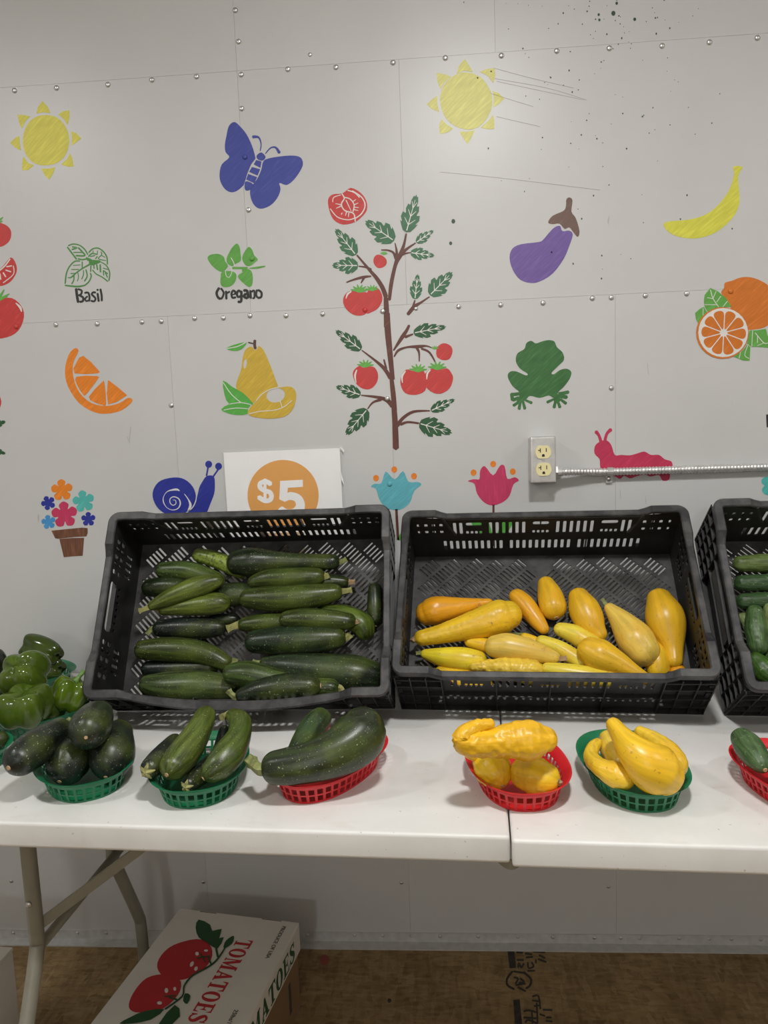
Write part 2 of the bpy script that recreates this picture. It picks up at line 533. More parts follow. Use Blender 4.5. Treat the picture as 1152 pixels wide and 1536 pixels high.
ceiling_lamp(1.75, -1.42, LAMP_SIDE_W*0.7, 'rectangular ceiling lamp toward the right wall')
def globe_lamp(x, y, z, power, label):
    t = empty('globe_lamp', (x, y, ZC)); tag(t, label, 'lamp', 'globe lamps at the back of the room')
    b = MB(); b.disc((0, 0, 0), (0, 0, -1), 0.06, 0.025, 20); b.tube([(0, 0, -0.02), (0, 0, z-ZC+0.05)], 0.006, 8); b.build('hanger', M_LAMPW, t)
    b = MB(); b.tube([(0, 0, z-ZC+0.055*math.cos(math.pi*i/12)) for i in range(13)], [max(0.002, 0.055*math.sin(math.pi*i/12)) for i in range(13)], 20); b.build('globe', M_DIFF, t, True)
    ld = bpy.data.lights.new('globe_light', 'POINT'); ld.energy = power; ld.shadow_soft_size = 0.075; ld.color = (1.0, 0.993, 0.978)
    lo = bpy.data.objects.new('globe_light', ld); link(lo, t); lo.location = (0, 0, z-ZC)
globe_lamp(-0.35, -4.7, 2.05, GLOBE_W, 'white globe lamp hanging over the room behind the viewer')

# ================================================================== PAINTINGS ON THE WALL (parts of the wall)
def paint(name, loops, m, holes=(), parent=None, layer=0, label=None):
    """paint film on the wall; loops in photo pixels, rectified on to the wall plane"""
    P = lambda lp: [W(*q) for q in lp]
    y = -0.0005-0.0004*layer
    v, f = prism([P(l) for l in loops], [P(h) for h in holes], Vector((0, y, 0)), Vector((1, 0, 0)), Vector((0, 0, 1)), Vector((0, -1, 0)), 0.0008+0.0004*layer)
    o = mesh_obj(name, v, f, m)
    par = parent or wall_back
    o.parent = par
    if parent: o.location = o.location-par.location
    if label: o['label'] = label
    return o
def cr(ox, oy, s): return lambda *pts: K(pts, ox, oy, s)
PM = lambda n, c, **k: paint_mat(n, c, **k)
P_BG = PM('wall_tone', sc(WALLC, 1.12), var=0.03)
P_YEL = PM('sun_yellow', srgb(214, 206, 74)); P_PALE = PM('banana_yellow', srgb(212, 210, 78)); P_BLUE = PM('butterfly_blue', BLUE)
P_DBLUE = PM('snail_blue', srgb(42, 52, 150)); P_GRN = PM('herb_green', GREEN); P_DGRN = PM('leaf_green', srgb(62, 112, 78)); P_DGRN2 = PM('lower_leaf_green', srgb(44, 90, 56))
P_RED = PM('tomato_red', RED); P_BRN = PM('twig_brown', srgb(92, 64, 56)); P_BRN2 = PM('stem_brown', srgb(98, 58, 48)); P_ORG = PM('orange', ORANGE)
P_BLK = PM('stencil_black', (0.03, 0.03, 0.03)); P_PUR = PM('eggplant_purple', srgb(112, 88, 156)); P_CAP = PM('cap_brown', srgb(112, 88, 78))
P_FROG = PM('frog_green', srgb(62, 112, 62), var=0.3); P_PINK = PM('caterpillar_pink', srgb(190, 52, 86)); P_TUL = PM('tulip_pink', srgb(196, 56, 98), ang=1.57); P_TEAL = PM('tulip_teal', srgb(96, 178, 190), ang=1.57)
P_AQUA = PM('flower_aqua', srgb(84, 182, 174)); P_SKY = PM('flower_sky', srgb(70, 146, 204)); P_POT = PM('pot_brown', srgb(116, 76, 56), ang=1.57, var=0.4); P_PEAR = PM('pear_yellow', srgb(204, 172, 62))
P_LEAF2 = PM('bright_leaf', srgb(88, 172, 72)); P_OUTL = PM('outline_green', srgb(76, 140, 66)); P_CAL = PM('calyx_green', srgb(100, 172, 72)); P_ORG2 = PM('slice_orange', srgb(230, 132, 38)); P_WHITE = PM('white_chalk', (0.72, 0.71, 0.68), var=0.04)

# suns
def sun(name, disc, rays, label, m):
    o = paint(name, [disc], m, label=label)
    for r_ in rays: paint('sun_ray', [r_], m, parent=o)
    return o
k = cr(0, 140, 8.229)
sun('painted_sun', smooth_loop(k((570, 268), (720, 310), (820, 430), (855, 580), (820, 740), (720, 850), (570, 890), (420, 860), (320, 750), (283, 590), (320, 420), (420, 305)), 4),
    [k((525, 95), (590, 170), (625, 245), (540, 235), (450, 250), (470, 170)), k((855, 212), (860, 290), (835, 390), (790, 320), (720, 262), (780, 220)), k((1003, 555), (930, 615), (885, 645), (890, 550), (880, 470), (940, 490)), k((910, 905), (840, 905), (755, 880), (830, 810), (865, 740), (895, 810)),
     k((610, 1065), (560, 1020), (508, 930), (600, 930), (682, 912), (655, 990)), k((275, 950), (275, 850), (290, 780), (350, 860), (420, 890), (350, 945)), k((125, 612), (190, 550), (240, 525), (245, 620), (262, 705), (190, 670)), k((215, 265), (300, 268), (375, 285), (310, 350), (272, 438), (240, 370))],
    'yellow sun with eight pointed rays painted near the blue butterfly', P_YEL)
k = cr(576, 0, 2.0)
sun('painted_sun', smooth_loop(k((245, 217), (290, 232), (318, 270), (325, 310), (312, 350), (285, 380), (250, 389), (208, 375), (180, 345), (168, 300), (178, 260), (205, 230)), 4),
    [k((243, 177), (256, 198), (267, 216), (240, 212), (217, 222), (226, 195)), k((333, 205), (334, 225), (328, 250), (312, 228), (286, 215), (310, 207)), k((361, 296), (345, 312), (328, 322), (330, 296), (326, 273), (345, 280)), k((331, 387), (312, 388), (290, 383), (312, 364), (327, 344), (331, 362)),
     k((250, 432), (238, 415), (226, 395), (250, 395), (272, 391), (263, 412)), k((168, 402), (165, 378), (172, 357), (186, 372), (208, 386), (190, 398)), k((128, 313), (145, 297), (160, 287), (160, 312), (166, 336), (146, 328)), k((158, 219), (180, 222), (201, 230), (182, 246), (170, 268), (160, 245))],
    'pale yellow sun with eight pointed rays painted high on the wall above the eggplant', PM('pale_sun_yellow', srgb(216, 212, 118)))

# butterfly
k = cr(310, 170, 7.2)
bf = paint('painted_butterfly', [smooth_loop(k((310, 97), (360, 140), (430, 225), (490, 350), (525, 470), (520, 500), (480, 555), (440, 650), (405, 760), (385, 790), (330, 835), (265, 853), (200, 820), (150, 740), (140, 650), (165, 550), (245, 475), (205, 420), (197, 340), (215, 240), (235, 150), (270, 105)), 3),
    smooth_loop(k((610, 525), (660, 490), (800, 465), (930, 457), (1015, 478), (1040, 550), (1000, 640), (930, 730), (860, 775), (785, 752), (798, 820), (760, 920), (680, 1000), (575, 1030), (505, 980), (470, 880), (480, 800), (545, 710), (590, 610)), 3)],
    P_BLUE, label='royal blue butterfly painted above the oregano leaves')
paint('butterfly_body', [smooth_loop(k((592, 424), (636, 470), (605, 510), (550, 495), (542, 455)), 4), k((535, 505), (592, 522), (580, 588), (510, 552)), k((490, 580), (578, 605), (550, 672), (460, 632)), k((450, 655), (545, 690), (515, 755), (428, 715)), smooth_loop(k((422, 735), (500, 765), (470, 825), (425, 832), (410, 800)), 3)], P_BLUE, parent=bf, layer=1)
paint('antenna', [K(stroke([(578, 405), (588, 330), (560, 260), (500, 255)], [10, 12, 22, 34]), 310, 170, 7.2)], P_BLUE, parent=bf)
paint('antenna', [K(stroke([(635, 435), (690, 375), (745, 370), (785, 425)], [10, 14, 22, 34]), 310, 170, 7.2)], P_BLUE, parent=bf)

# basil and oregano with their names
S = lambda q, wd, ox, oy, s: K(stroke(q, wd), ox, oy, s)
B = lambda q, wd=24: S(q, wd, 80, 350, 11.52)
basil = paint('painted_basil', [B(q, w_) for q, w_ in [
    ([(260, 215), (340, 185), (450, 205), (540, 275), (595, 365)], 22), ([(245, 240), (320, 340), (400, 445)], 26), ([(430, 440), (500, 455), (580, 440)], 24), ([(330, 235), (410, 250), (325, 280)], 24), ([(435, 250), (500, 320), (545, 385), (395, 385)], 26), ([(350, 330), (500, 330)], 18),
    ([(615, 330), (680, 270), (770, 255), (860, 310), (925, 410), (935, 535)], 22), ([(610, 400), (670, 350), (760, 365)], 22), ([(690, 300), (685, 345)], 14), ([(765, 300), (760, 360)], 14), ([(825, 320), (835, 370), (780, 440), (905, 470)], 16), ([(840, 385), (895, 415)], 14), ([(640, 400), (720, 385)], 16), ([(760, 400), (730, 440)], 18),
    ([(460, 480), (370, 485), (280, 575), (225, 700), (205, 870)], 22), ([(205, 900), (420, 920), (555, 895)], [24, 30, 22]), ([(555, 890), (620, 830), (655, 740), (640, 690)], 22), ([(640, 530), (500, 610), (400, 680), (310, 760), (250, 765)], [30, 24, 22, 24, 10]), ([(500, 490), (500, 610)], 18), ([(345, 555), (465, 545)], 14), ([(315, 625), (440, 625)], 16), ([(300, 695), (385, 690)], 16), ([(355, 730), (355, 800), (320, 875)], 20), ([(425, 680), (435, 760), (415, 825)], 14), ([(520, 640), (520, 720), (490, 790)], 16), ([(565, 630), (585, 740), (540, 825)], 22), ([(650, 560), (645, 660)], 20),
    ([(830, 500), (920, 560), (975, 680), (960, 820)], 20), ([(680, 635), (740, 700), (850, 760), (940, 830)], 20), ([(700, 540), (705, 610)], 18), ([(750, 540), (765, 630)], 22), ([(810, 540), (815, 670)], 26), ([(860, 600), (940, 625)], 16), ([(865, 640), (870, 725)], 18), ([(880, 650), (940, 700)], 18), ([(900, 680), (935, 760)], 18), ([(570, 420), (640, 470), (660, 520), (760, 500), (820, 490)], [20, 60, 70, 50, 16]), ([(590, 460), (700, 475), (800, 480)], 30)]],
    P_OUTL, label='green outlined basil leaves painted above the word Basil')
L_ = lambda q, wd: S(q, wd, 80, 350, 11.52)
paint('word_basil', [L_([(395, 960), (410, 1080), (430, 1190)], 46), L_([(430, 965), (490, 990), (480, 1050), (440, 1070)], 34), L_([(450, 1070), (515, 1110), (510, 1170), (460, 1185)], 38), L_([(545, 1030), (600, 1025), (625, 1090), (622, 1170)], 34), L_([(590, 1090), (550, 1130), (570, 1170), (610, 1160)], 30),
    L_([(730, 1025), (690, 1020), (665, 1055), (700, 1090), (730, 1130), (705, 1175), (655, 1165)], 34), L_([(765, 1040), (785, 1175)], 36), L_([(765, 970), (765, 985)], 36), L_([(815, 965), (835, 1070), (838, 1165)], 36)], P_BLK, parent=basil, label='stencilled black word Basil')
k = cr(300, 350, 10.47); O = lambda q, wd: S(q, wd, 300, 350, 10.47)
oreg = paint('painted_oregano', [smooth_loop(k((120, 400), (160, 340), (280, 322), (370, 365), (395, 440), (440, 515), (370, 600), (300, 595), (200, 520)), 3), smooth_loop(k((575, 162), (620, 210), (638, 330), (640, 430), (560, 480), (500, 515), (430, 470), (420, 390), (450, 320), (500, 230)), 3),
    smooth_loop(k((335, 620), (420, 590), (540, 610), (575, 680), (540, 780), (470, 835), (370, 845), (322, 790), (325, 690)), 3), smooth_loop(k((765, 212), (820, 260), (850, 340), (908, 410), (860, 460), (800, 510), (730, 510), (675, 440), (665, 370), (700, 290)), 3),
    smooth_loop(k((750, 560), (810, 600), (830, 710), (815, 820), (760, 840), (690, 790), (610, 710), (600, 660), (670, 610)), 3), O([(515, 545), (740, 545)], 36), O([(780, 550), (900, 540), (1020, 518)], [14, 34, 22]), k((660, 560), (740, 550), (730, 580), (660, 610))], P_GRN, label='solid green oregano leaves painted above the word Oregano')
paint('leaf_vein', [O([(445, 540), (405, 590), (415, 670), (460, 690), (495, 630), (500, 550), (460, 535)], 9), O([(490, 385), (530, 460), (545, 520)], 12)], P_WHITE, parent=oreg, layer=1)
paint('word_oregano', [O([(300, 860), (262, 930), (280, 1000), (320, 1030)], 40), O([(330, 865), (372, 930), (355, 1000), (330, 1030)], 32), O([(410, 910), (415, 1030)], 36), O([(425, 940), (465, 915)], 30), O([(550, 955), (555, 920), (520, 900), (495, 950), (510, 1010), (560, 1005)], 34), O([(505, 965), (550, 955)], 20),
    O([(640, 920), (605, 900), (580, 950), (600, 1000), (640, 985)], 36), O([(650, 910), (650, 1000), (645, 1070), (600, 1075)], 40), O([(690, 900), (740, 905), (760, 1010)], 44), O([(720, 950), (690, 990), (740, 1020)], 44), O([(790, 900), (800, 1020)], 34), O([(810, 920), (850, 900), (855, 1005), (830, 1020)], 30), O([(895, 890), (880, 960), (900, 1005)], 34), O([(915, 890), (965, 930), (960, 1000), (910, 1015)], 36)], P_BLK, parent=oreg, label='stencilled black word Oregano')

# eggplant, banana
k = cr(740, 280, 7.2)
egg = paint('painted_eggplant', [smooth_loop(k((660, 440), (720, 425), (745, 480), (820, 475), (858, 520), (820, 640), (760, 780), (640, 940), (500, 1025), (400, 1040), (290, 1005), (210, 900), (175, 770), (205, 670), (300, 622), (490, 598), (540, 570), (600, 500)), 3)], P_PUR, label='purple eggplant with a brown cap painted on the wall')
paint('eggplant_cap', [smooth_loop(k((820, 116), (855, 150), (843, 270), (890, 340), (930, 480), (912, 543), (870, 500), (820, 440), (770, 458), (715, 400), (640, 405), (592, 385), (640, 315), (760, 260), (785, 200), (788, 140)), 3)], P_CAP, parent=egg)
k = cr(576, 0, 2.0)
paint('painted_banana', [smooth_loop(k((1048, 500), (1076, 502), (1062, 530), (1066, 610), (1040, 660), (990, 700), (930, 716), (870, 706), (840, 680), (850, 665), (920, 658), (980, 635), (1030, 580), (1050, 525)), 3)], P_PALE, label='yellow banana painted on the wall above the orange')

# orange with slice and leaves
k = cr(1030, 400, 9.443)
org = paint('painted_orange', [smooth_loop(k((490, 370), (530, 300), (540, 230), (640, 200), (760, 155), (900, 150), (1050, 200), (1180, 300), (1230, 500), (1200, 760), (1100, 860), (950, 890), (860, 880), (700, 700), (560, 480)), 3)], P_ORG, label='whole orange with a cut orange slice and green leaves painted on the wall')
for q in (k((335, 302), (440, 350), (560, 450), (632, 568), (530, 575), (440, 580), (300, 640), (255, 570), (243, 490), (255, 400)), k((120, 655), (180, 600), (240, 570), (290, 650), (230, 700), (160, 800), (130, 740)), k((890, 905), (1000, 900), (1120, 880), (1145, 980), (1180, 1000), (1180, 1150), (1000, 1135), (920, 1135), (855, 1090)), k((860, 1100), (900, 1140), (890, 1330), (800, 1330), (665, 1275), (790, 1190))):
    paint('leaf', [q], P_GRN, parent=org, layer=1)
V_ = lambda q, wd: S(q, wd, 1030, 400, 9.443)
paint('leaf_vein', [V_([(335, 330), (370, 450), (450, 570)], 10), V_([(290, 440), (370, 455)], 8), V_([(415, 350), (370, 450)], 8), V_([(480, 420), (425, 500)], 8), V_([(255, 540), (425, 540)], 8), V_([(575, 490), (510, 570)], 8), V_([(970, 940), (1090, 1080), (1152, 1080)], 10), V_([(930, 910), (920, 1130)], 8), V_([(1000, 980), (1000, 1080)], 8), V_([(1000, 1120), (1090, 1080)], 8), V_([(870, 1100), (820, 1250), (880, 1300)], 8), V_([(230, 590), (230, 690)], 8), V_([(760, 1210), (740, 1300)], 8)], P_WHITE, parent=org, layer=2)
sl = paint('orange_slice', [K(ell(505, 940, 372, 366), 1030, 400, 9.443)], P_ORG, parent=org, layer=2)
paint('pith', [K(ell(513, 935, 352, 347), 1030, 400, 9.443)], P_WHITE, parent=org, layer=3)
for i in range(10):
    a0 = math.radians(36*i+21); a1 = math.radians(36*(i+1)+21); am = (a0+a1)/2
    P_ = lambda r_, a_: (520+r_*math.cos(a_), 937+r_*math.sin(a_))
    paint('segment', [smooth_loop(K([P_(48, am), P_(160, a0+0.05), P_(275, a0+0.045), P_(312, am-0.12), P_(312, am+0.12), P_(275, a1-0.045), P_(160, a1-0.05)], 1030, 400, 9.443), 3)], P_ORG, parent=org, layer=4)

# orange wedge, pear
k = cr(0, 440, 2.4)
wedge = paint('painted_orange_wedge', [smooth_loop(k((268, 198), (283, 208), (264, 250), (264, 300), (285, 355), (330, 395), (385, 405), (430, 395), (462, 376), (477, 388), (440, 420), (390, 433), (340, 428), (285, 395), (245, 335), (234, 280), (246, 225)), 3)], P_ORG2, label='wedge of orange with four segments painted below the basil')
for q in (k((300, 225), (353, 275), (350, 288), (268, 288), (275, 250)), k((275, 300), (350, 298), (350, 312), (312, 362), (300, 365), (278, 330)), k((320, 372), (365, 322), (376, 322), (382, 398), (370, 402), (340, 392)), k((388, 322), (398, 318), (452, 362), (450, 372), (390, 400))):
    paint('segment', [smooth_loop(q, 2)], P_ORG2, parent=wedge)
k = cr(320, 490, 8.229)
pear = paint('painted_pear', [smooth_loop(k((560, 238), (620, 290), (700, 470), (770, 660), (790, 750), (640, 800), (520, 920), (480, 940), (400, 860), (290, 770), (290, 680), (340, 540), (365, 380), (400, 280), (470, 245), (510, 290), (545, 270)), 3)], P_PEAR, holes=[K(ell(393, 458, 20, 60, 16, 0.15), 320, 490, 8.229)], label='yellow pear with a halved pear and green leaves painted on the wall')
paint('pear_half', [smooth_loop(k((440, 1020), (520, 930), (600, 830), (700, 770), (830, 748), (950, 740), (1010, 790), (1022, 880), (985, 1010), (890, 1105), (730, 1135), (560, 1125), (440, 1090)), 3)], P_PEAR, holes=[K(ell(770, 845, 116, 90, 24, -0.2), 320, 490, 8.229)], parent=pear, layer=1)
V_ = lambda q, wd: S(q, wd, 320, 490, 8.229)
paint('pear_line', [V_([(445, 1075), (580, 1045), (760, 1030), (880, 985), (970, 910)], 9), V_([(530, 915), (600, 835), (700, 775), (800, 752)], 9), V_([(825, 915), (850, 995)], 9)], P_WHITE, parent=pear, layer=2)
for q in (k((160, 268), (250, 225), (410, 190), (370, 260), (300, 298), (220, 295)), k((120, 665), (230, 740), (370, 820), (490, 945), (460, 965), (340, 940), (200, 955), (140, 840)), k((98, 1020), (200, 955), (340, 940), (460, 965), (425, 1010), (420, 1080), (280, 1090), (170, 1065))):
    paint('leaf', [smooth_loop(q, 2)], P_LEAF2, parent=pear, layer=1)
paint('leaf_vein', [V_([(170, 270), (300, 245), (400, 195)], 10), V_([(125, 690), (220, 830), (345, 940)], 9), V_([(130, 1030), (270, 1005), (420, 1012)], 9), V_([(205, 955), (340, 938), (465, 962)], 9)], P_WHITE, parent=pear, layer=2)
paint('pear_stalk', [V_([(513, 170), (510, 220), (518, 270)], 34), V_([(435, 195), (490, 208)], 16)], P_BRN, parent=pear, layer=1)

# flower pot
k = cr(50, 710, 10.47)
pot = paint('painted_flower_pot', [k((410, 1030), (620, 1015), (798, 1012), (775, 1295), (600, 1305), (480, 1318)), k((285, 900), (480, 880), (770, 852), (852, 860), (855, 935), (835, 990), (650, 1000), (390, 1028), (345, 1020))], P_POT, label='brown flower pot with six coloured flowers painted low on the wall')
def flower(cx, cy, r_, rot, m):
    lp = []
    for i in range(5):
        for j, (rr, da) in enumerate(((0.50, -0.63), (0.86, -0.44), (1.02, 0), (0.86, 0.44))):
            a = rot+i*2*math.pi/5+da
            lp.append((cx+r_*rr*math.cos(a), cy+r_*rr*math.sin(a)))
    return paint('flower', [smooth_loop(K(lp, 50, 710, 10.47), 4)], m, parent=pot)
for cx, cy, r_, rot, m in ((450, 265, 170, -1.65, P_ORG2), (790, 440, 172, -1.75, P_AQUA), (490, 650, 205, -1.65, P_TUL), (235, 465, 112, -2.0, P_DBLUE), (240, 765, 112, -1.75, P_SKY), (865, 720, 112, -1.6, P_DBLUE)): flower(cx, cy, r_, rot, m)

# snail
k = cr(210, 680, 8.229); V_ = lambda q, wd: S(q, wd, 210, 680, 8.229)
snail = paint('painted_snail', [smooth_loop(k((825, 280), (910, 285), (925, 400), (915, 500), (870, 620), (820, 740), (760, 800), (600, 840), (400, 845), (140, 830), (130, 775), (280, 750), (420, 790), (560, 750), (650, 670), (700, 560), (730, 430), (770, 350)), 3), V_([(822, 275), (840, 175)], 20), V_([(905, 285), (965, 200)], 20), K(ell(848, 135, 42, 44), 210, 680, 8.229), K(ell(970, 160, 42, 44), 210, 680, 8.229)], P_DBLUE, label='dark blue snail painted beside the price sign')
paint('snail_shell', [smooth_loop(k((420, 297), (550, 320), (650, 410), (690, 530), (660, 640), (600, 710), (530, 750), (420, 760), (300, 735), (205, 650), (158, 530), (180, 420), (260, 335)), 3)], P_DBLUE, parent=snail, layer=2)
paint('shell_spiral', [V_([(410, 575), (440, 580), (445, 620), (410, 640), (375, 610), (375, 560), (420, 535), (480, 560), (500, 620), (470, 680), (400, 698), (330, 665), (290, 590), (300, 520), (350, 465), (450, 445), (490, 462)], [6, 8, 10, 10, 10, 10, 12, 14, 16, 12, 8, 6, 12, 6, 10, 26, 8]), V_([(550, 500), (600, 570), (625, 640), (600, 710)], [6, 14, 30, 26])], P_WHITE, parent=snail, layer=3)
paint('shell_outline', [V_([(250, 735), (330, 765), (430, 772), (525, 758)], [6, 16, 20, 14]), V_([(550, 745), (640, 680), (690, 590), (700, 500)], [6, 12, 10, 8])], P_WHITE, parent=snail, layer=3)

# frog
k = cr(750, 500, 9.6); V_ = lambda q, wd: S(q, wd, 750, 500, 9.6)
fr = [smooth_loop(k((450, 108), (515, 145), (600, 118), (690, 98), (780, 115), (820, 200), (900, 275), (922, 380), (850, 460), (745, 565), (775, 590), (860, 530), (960, 510), (1028, 560), (1000, 660), (920, 770), (850, 835), (780, 930), (700, 895), (570, 930), (435, 900), (370, 960), (300, 1010), (240, 980), (285, 860), (180, 760), (110, 620), (150, 550), (240, 550), (370, 605), (395, 580), (285, 505), (228, 400), (250, 290), (350, 225), (380, 140)), 3)]
for q, wd in (([(280, 870), (200, 880), (160, 880)], 50), ([(270, 930), (190, 960)], 50), ([(270, 990), (195, 1040)], [40, 44]), ([(290, 1000), (275, 1090)], [40, 44]), ([(330, 980), (358, 1085)], [36, 44]), ([(370, 965), (455, 1000)], [30, 42]), ([(850, 870), (920, 860), (985, 845)], 50), ([(850, 900), (960, 920)], [60, 56]), ([(870, 950), (950, 1010)], [36, 46]), ([(830, 970), (862, 1065)], [34, 46]), ([(800, 970), (778, 1068)], [36, 46]), ([(780, 945), (680, 992)], [30, 42]), ([(170, 880), (180, 960)], 50), ([(820, 900), (820, 980)], 90)): fr.append(V_(q, wd))
paint('painted_frog', fr, P_FROG, label='green frog silhouette painted above the electrical outlet')

# caterpillar
k = cr(780, 640, 4.608); V_ = lambda q, wd: S(q, wd, 780, 640, 4.608)
paint('painted_caterpillar', [smooth_loop(k((560, 100), (600, 95), (632, 130), (655, 195), (700, 195), (760, 198), (810, 185), (860, 172), (905, 195), (960, 195), (1000, 225), (1045, 240), (1056, 280), (1040, 310), (1030, 365), (985, 372), (960, 335), (900, 345), (860, 330), (800, 345), (760, 358), (720, 340), (690, 362), (650, 340), (590, 330), (555, 280), (550, 225), (515, 185), (520, 130)), 3), V_([(560, 105), (545, 60), (525, 35)], [22, 20, 26]), V_([(585, 105), (600, 50), (628, 20)], [22, 20, 26])], P_PINK, label='crimson caterpillar painted behind the metal conduit')

# tulips
k = cr(540, 680, 4.608)
def tulip(body, dots, m, stem, leaf, label):
    o = paint('painted_tulip', [smooth_loop(k(*body), 3)], m, label=label)
    for cx, cy in dots: paint('orange_dot', [K(ell(cx, cy, 20, 22), 540, 680, 4.608)], P_ORG2, parent=o)
    paint('flower_stem', [k(*stem)], P_BRN2, parent=o)
    for q in leaf: paint('leaf', [smooth_loop(k(*q), 2)], P_LEAF2, parent=o)
tulip([(178, 125), (240, 180), (298, 122), (335, 195), (400, 198), (424, 218), (375, 260), (345, 340), (290, 385), (240, 392), (180, 375), (135, 320), (110, 245), (75, 232), (100, 210), (148, 205)], [(111, 171), (237, 112), (373, 158)], P_TEAL,
      [(243, 385), (260, 385), (272, 600), (255, 600)], [[(258, 590), (300, 520), (330, 420), (330, 560), (290, 598)]], 'turquoise tulip with three orange dots painted between two crates')
tulip([(862, 88), (920, 152), (968, 85), (1000, 90), (1018, 175), (1070, 165), (1098, 188), (1060, 215), (1035, 290), (990, 335), (920, 360), (860, 340), (810, 280), (790, 210), (745, 192), (790, 178), (825, 178), (830, 120)], [(785, 133), (920, 74), (1056, 126)], P_TUL,
      [(915, 355), (930, 355), (930, 640), (915, 640)], [[(770, 450), (865, 450), (905, 520), (915, 600), (840, 560), (780, 500)], [(985, 450), (1060, 450), (1030, 530), (940, 610), (960, 520)]], 'pink tulip with three orange dots painted above the squash crate')

# tomato plant
def leaf(pts_axis, wd, m=None, par=None, teeth=4):
    """serrated leaf from base to tip"""
    (x0, y0), (x1, y1) = pts_axis
    dx, dy = x1-x0, y1-y0; l = math.hypot(dx, dy); nx, ny = -dy/l, dx/l
    def env(t):
        return wd*0.56*((0.45+0.55*t/0.28) if t < 0.28 else max(0.0, 1-(t-0.28)/0.72)**0.85)
    def side(s):
        o = []
        for i in range(teeth):
            t0 = 0.03+i/teeth*0.92; dt = 0.92/teeth
            o.append((t0, 0.70*env(t0)*s)); o.append((t0+0.45*dt, 0.95*env(t0+0.3*dt)*s)); o.append((t0+1.02*dt, 1.0*env(t0+0.75*dt)*s)); o.append((t0+0.92*dt, 0.74*env(t0+0.92*dt)*s))
        return o
    loc = [(0, 0)]+side(1)+[(1, 0)]+side(-1)[::-1]
    return [(x0+dx*a+nx*h, y0+dy*a+ny*h) for a, h in loc]
plant = paint('painted_tomato_plant', [S(q, wd, 480, 270, 5.76) for q, wd in [([(578, 1270), (575, 1160), (570, 1020)], [52, 48, 40]), ([(570, 1010), (540, 930), (490, 850), (430, 780), (320, 650)], [40, 38, 34, 26, 14]), ([(600, 1035), (615, 900), (650, 740), (685, 660), (745, 600), (825, 545)], [26, 34, 32, 44, 24, 12]), ([(690, 650), (725, 560), (745, 465)], [34, 24, 14]), ([(665, 660), (660, 600), (648, 545)], [26, 18, 8]), ([(655, 680), (635, 630), (590, 608), (530, 605)], [26, 20, 16, 10]), ([(700, 650), (740, 635), (780, 628)], [24, 16, 10]), ([(440, 775), (400, 755), (335, 745)], [24, 18, 10]), ([(440, 832), (370, 840), (280, 865), (230, 885)], [14, 24, 16, 12]), ([(380, 845), (355, 890)], [22, 10]), ([(760, 1160), (815, 1095), (870, 1060), (945, 1010)], [30, 34, 20, 12]), ([(800, 1110), (820, 1040)], [26, 12])]] +
    [S(q, wd, 490, 470, 5.76) for q, wd in [([(520, 0), (528, 150), (545, 330), (570, 570)], [52, 54, 48, 38]), ([(560, 560), (575, 700), (590, 840)], [34, 44, 36]), ([(580, 790), (592, 950), (598, 1165)], [44, 48, 54]), ([(578, 320), (650, 210), (690, 150), (712, 105)], [14, 34, 28, 22]), ([(680, 205), (745, 180)], [26, 14]), ([(583, 375), (620, 320), (700, 292), (790, 288), (860, 282), (908, 298)], [12, 22, 18, 30, 16, 10]), ([(780, 300), (798, 340), (800, 415)], [26, 18, 10]), ([(820, 305), (890, 340), (950, 445)], [20, 18, 12]), ([(550, 560), (500, 480), (410, 400), (305, 320)], [34, 32, 20, 10]), ([(515, 480), (495, 400)], [20, 14]), ([(570, 800), (520, 750), (440, 725), (300, 708)], [46, 36, 26, 10]), ([(470, 745), (400, 770), (355, 825)], [26, 18, 10]), ([(610, 970), (660, 905), (750, 850), (890, 842)], [36, 28, 24, 12]), ([(640, 960), (700, 940), (795, 950)], [26, 20, 18])]],
    P_BRN2, label='tall branching tomato plant with red tomatoes painted in the middle of the wall')
V2 = lambda q, s=12, h=0: None
LV = [(480, 270, [(745, 452, 835, 125, 165), (640, 525, 390, 352, 190), (310, 648, 132, 420, 150), (330, 740, 102, 738, 150), (832, 540, 982, 435, 90), (782, 628, 992, 655, 110), (820, 1030, 845, 812, 110), (950, 995, 1145, 795, 170)], P_DGRN),
      (490, 470, [(750, 170, 1035, 115, 130), (298, 315, 75, 145, 130), (293, 705, 78, 630, 120), (350, 830, 165, 1052, 165), (900, 842, 1110, 742, 100), (800, 950, 1085, 1035, 175)], P_DGRN2)]
for ox, oy, lst, m in LV:
    for x0, y0, x1, y1, wd in lst:
        paint('leaf', [K(leaf(((x0, y0), (x1, y1)), wd), ox, oy, 5.76)], m, parent=plant)
        dx, dy = x1-x0, y1-y0; l = math.hypot(dx, dy); nx, ny = -dy/l, dx/l
        vs_ = [S([(x0+dx*0.05, y0+dy*0.05), (x0+dx*0.85, y0+dy*0.85)], [9, 4], ox, oy, 5.76)]
        for t in (0.2, 0.42, 0.64):
            for s in (-1, 1):
                hw = wd*0.36*(1-t)
                vs_.append(S([(x0+dx*t, y0+dy*t), (x0+dx*(t+0.16)+nx*hw*s, y0+dy*(t+0.16)+ny*hw*s)], [7, 4], ox, oy, 5.76))
        paint('leaf_vein', vs_, P_WHITE, parent=plant, layer=1)
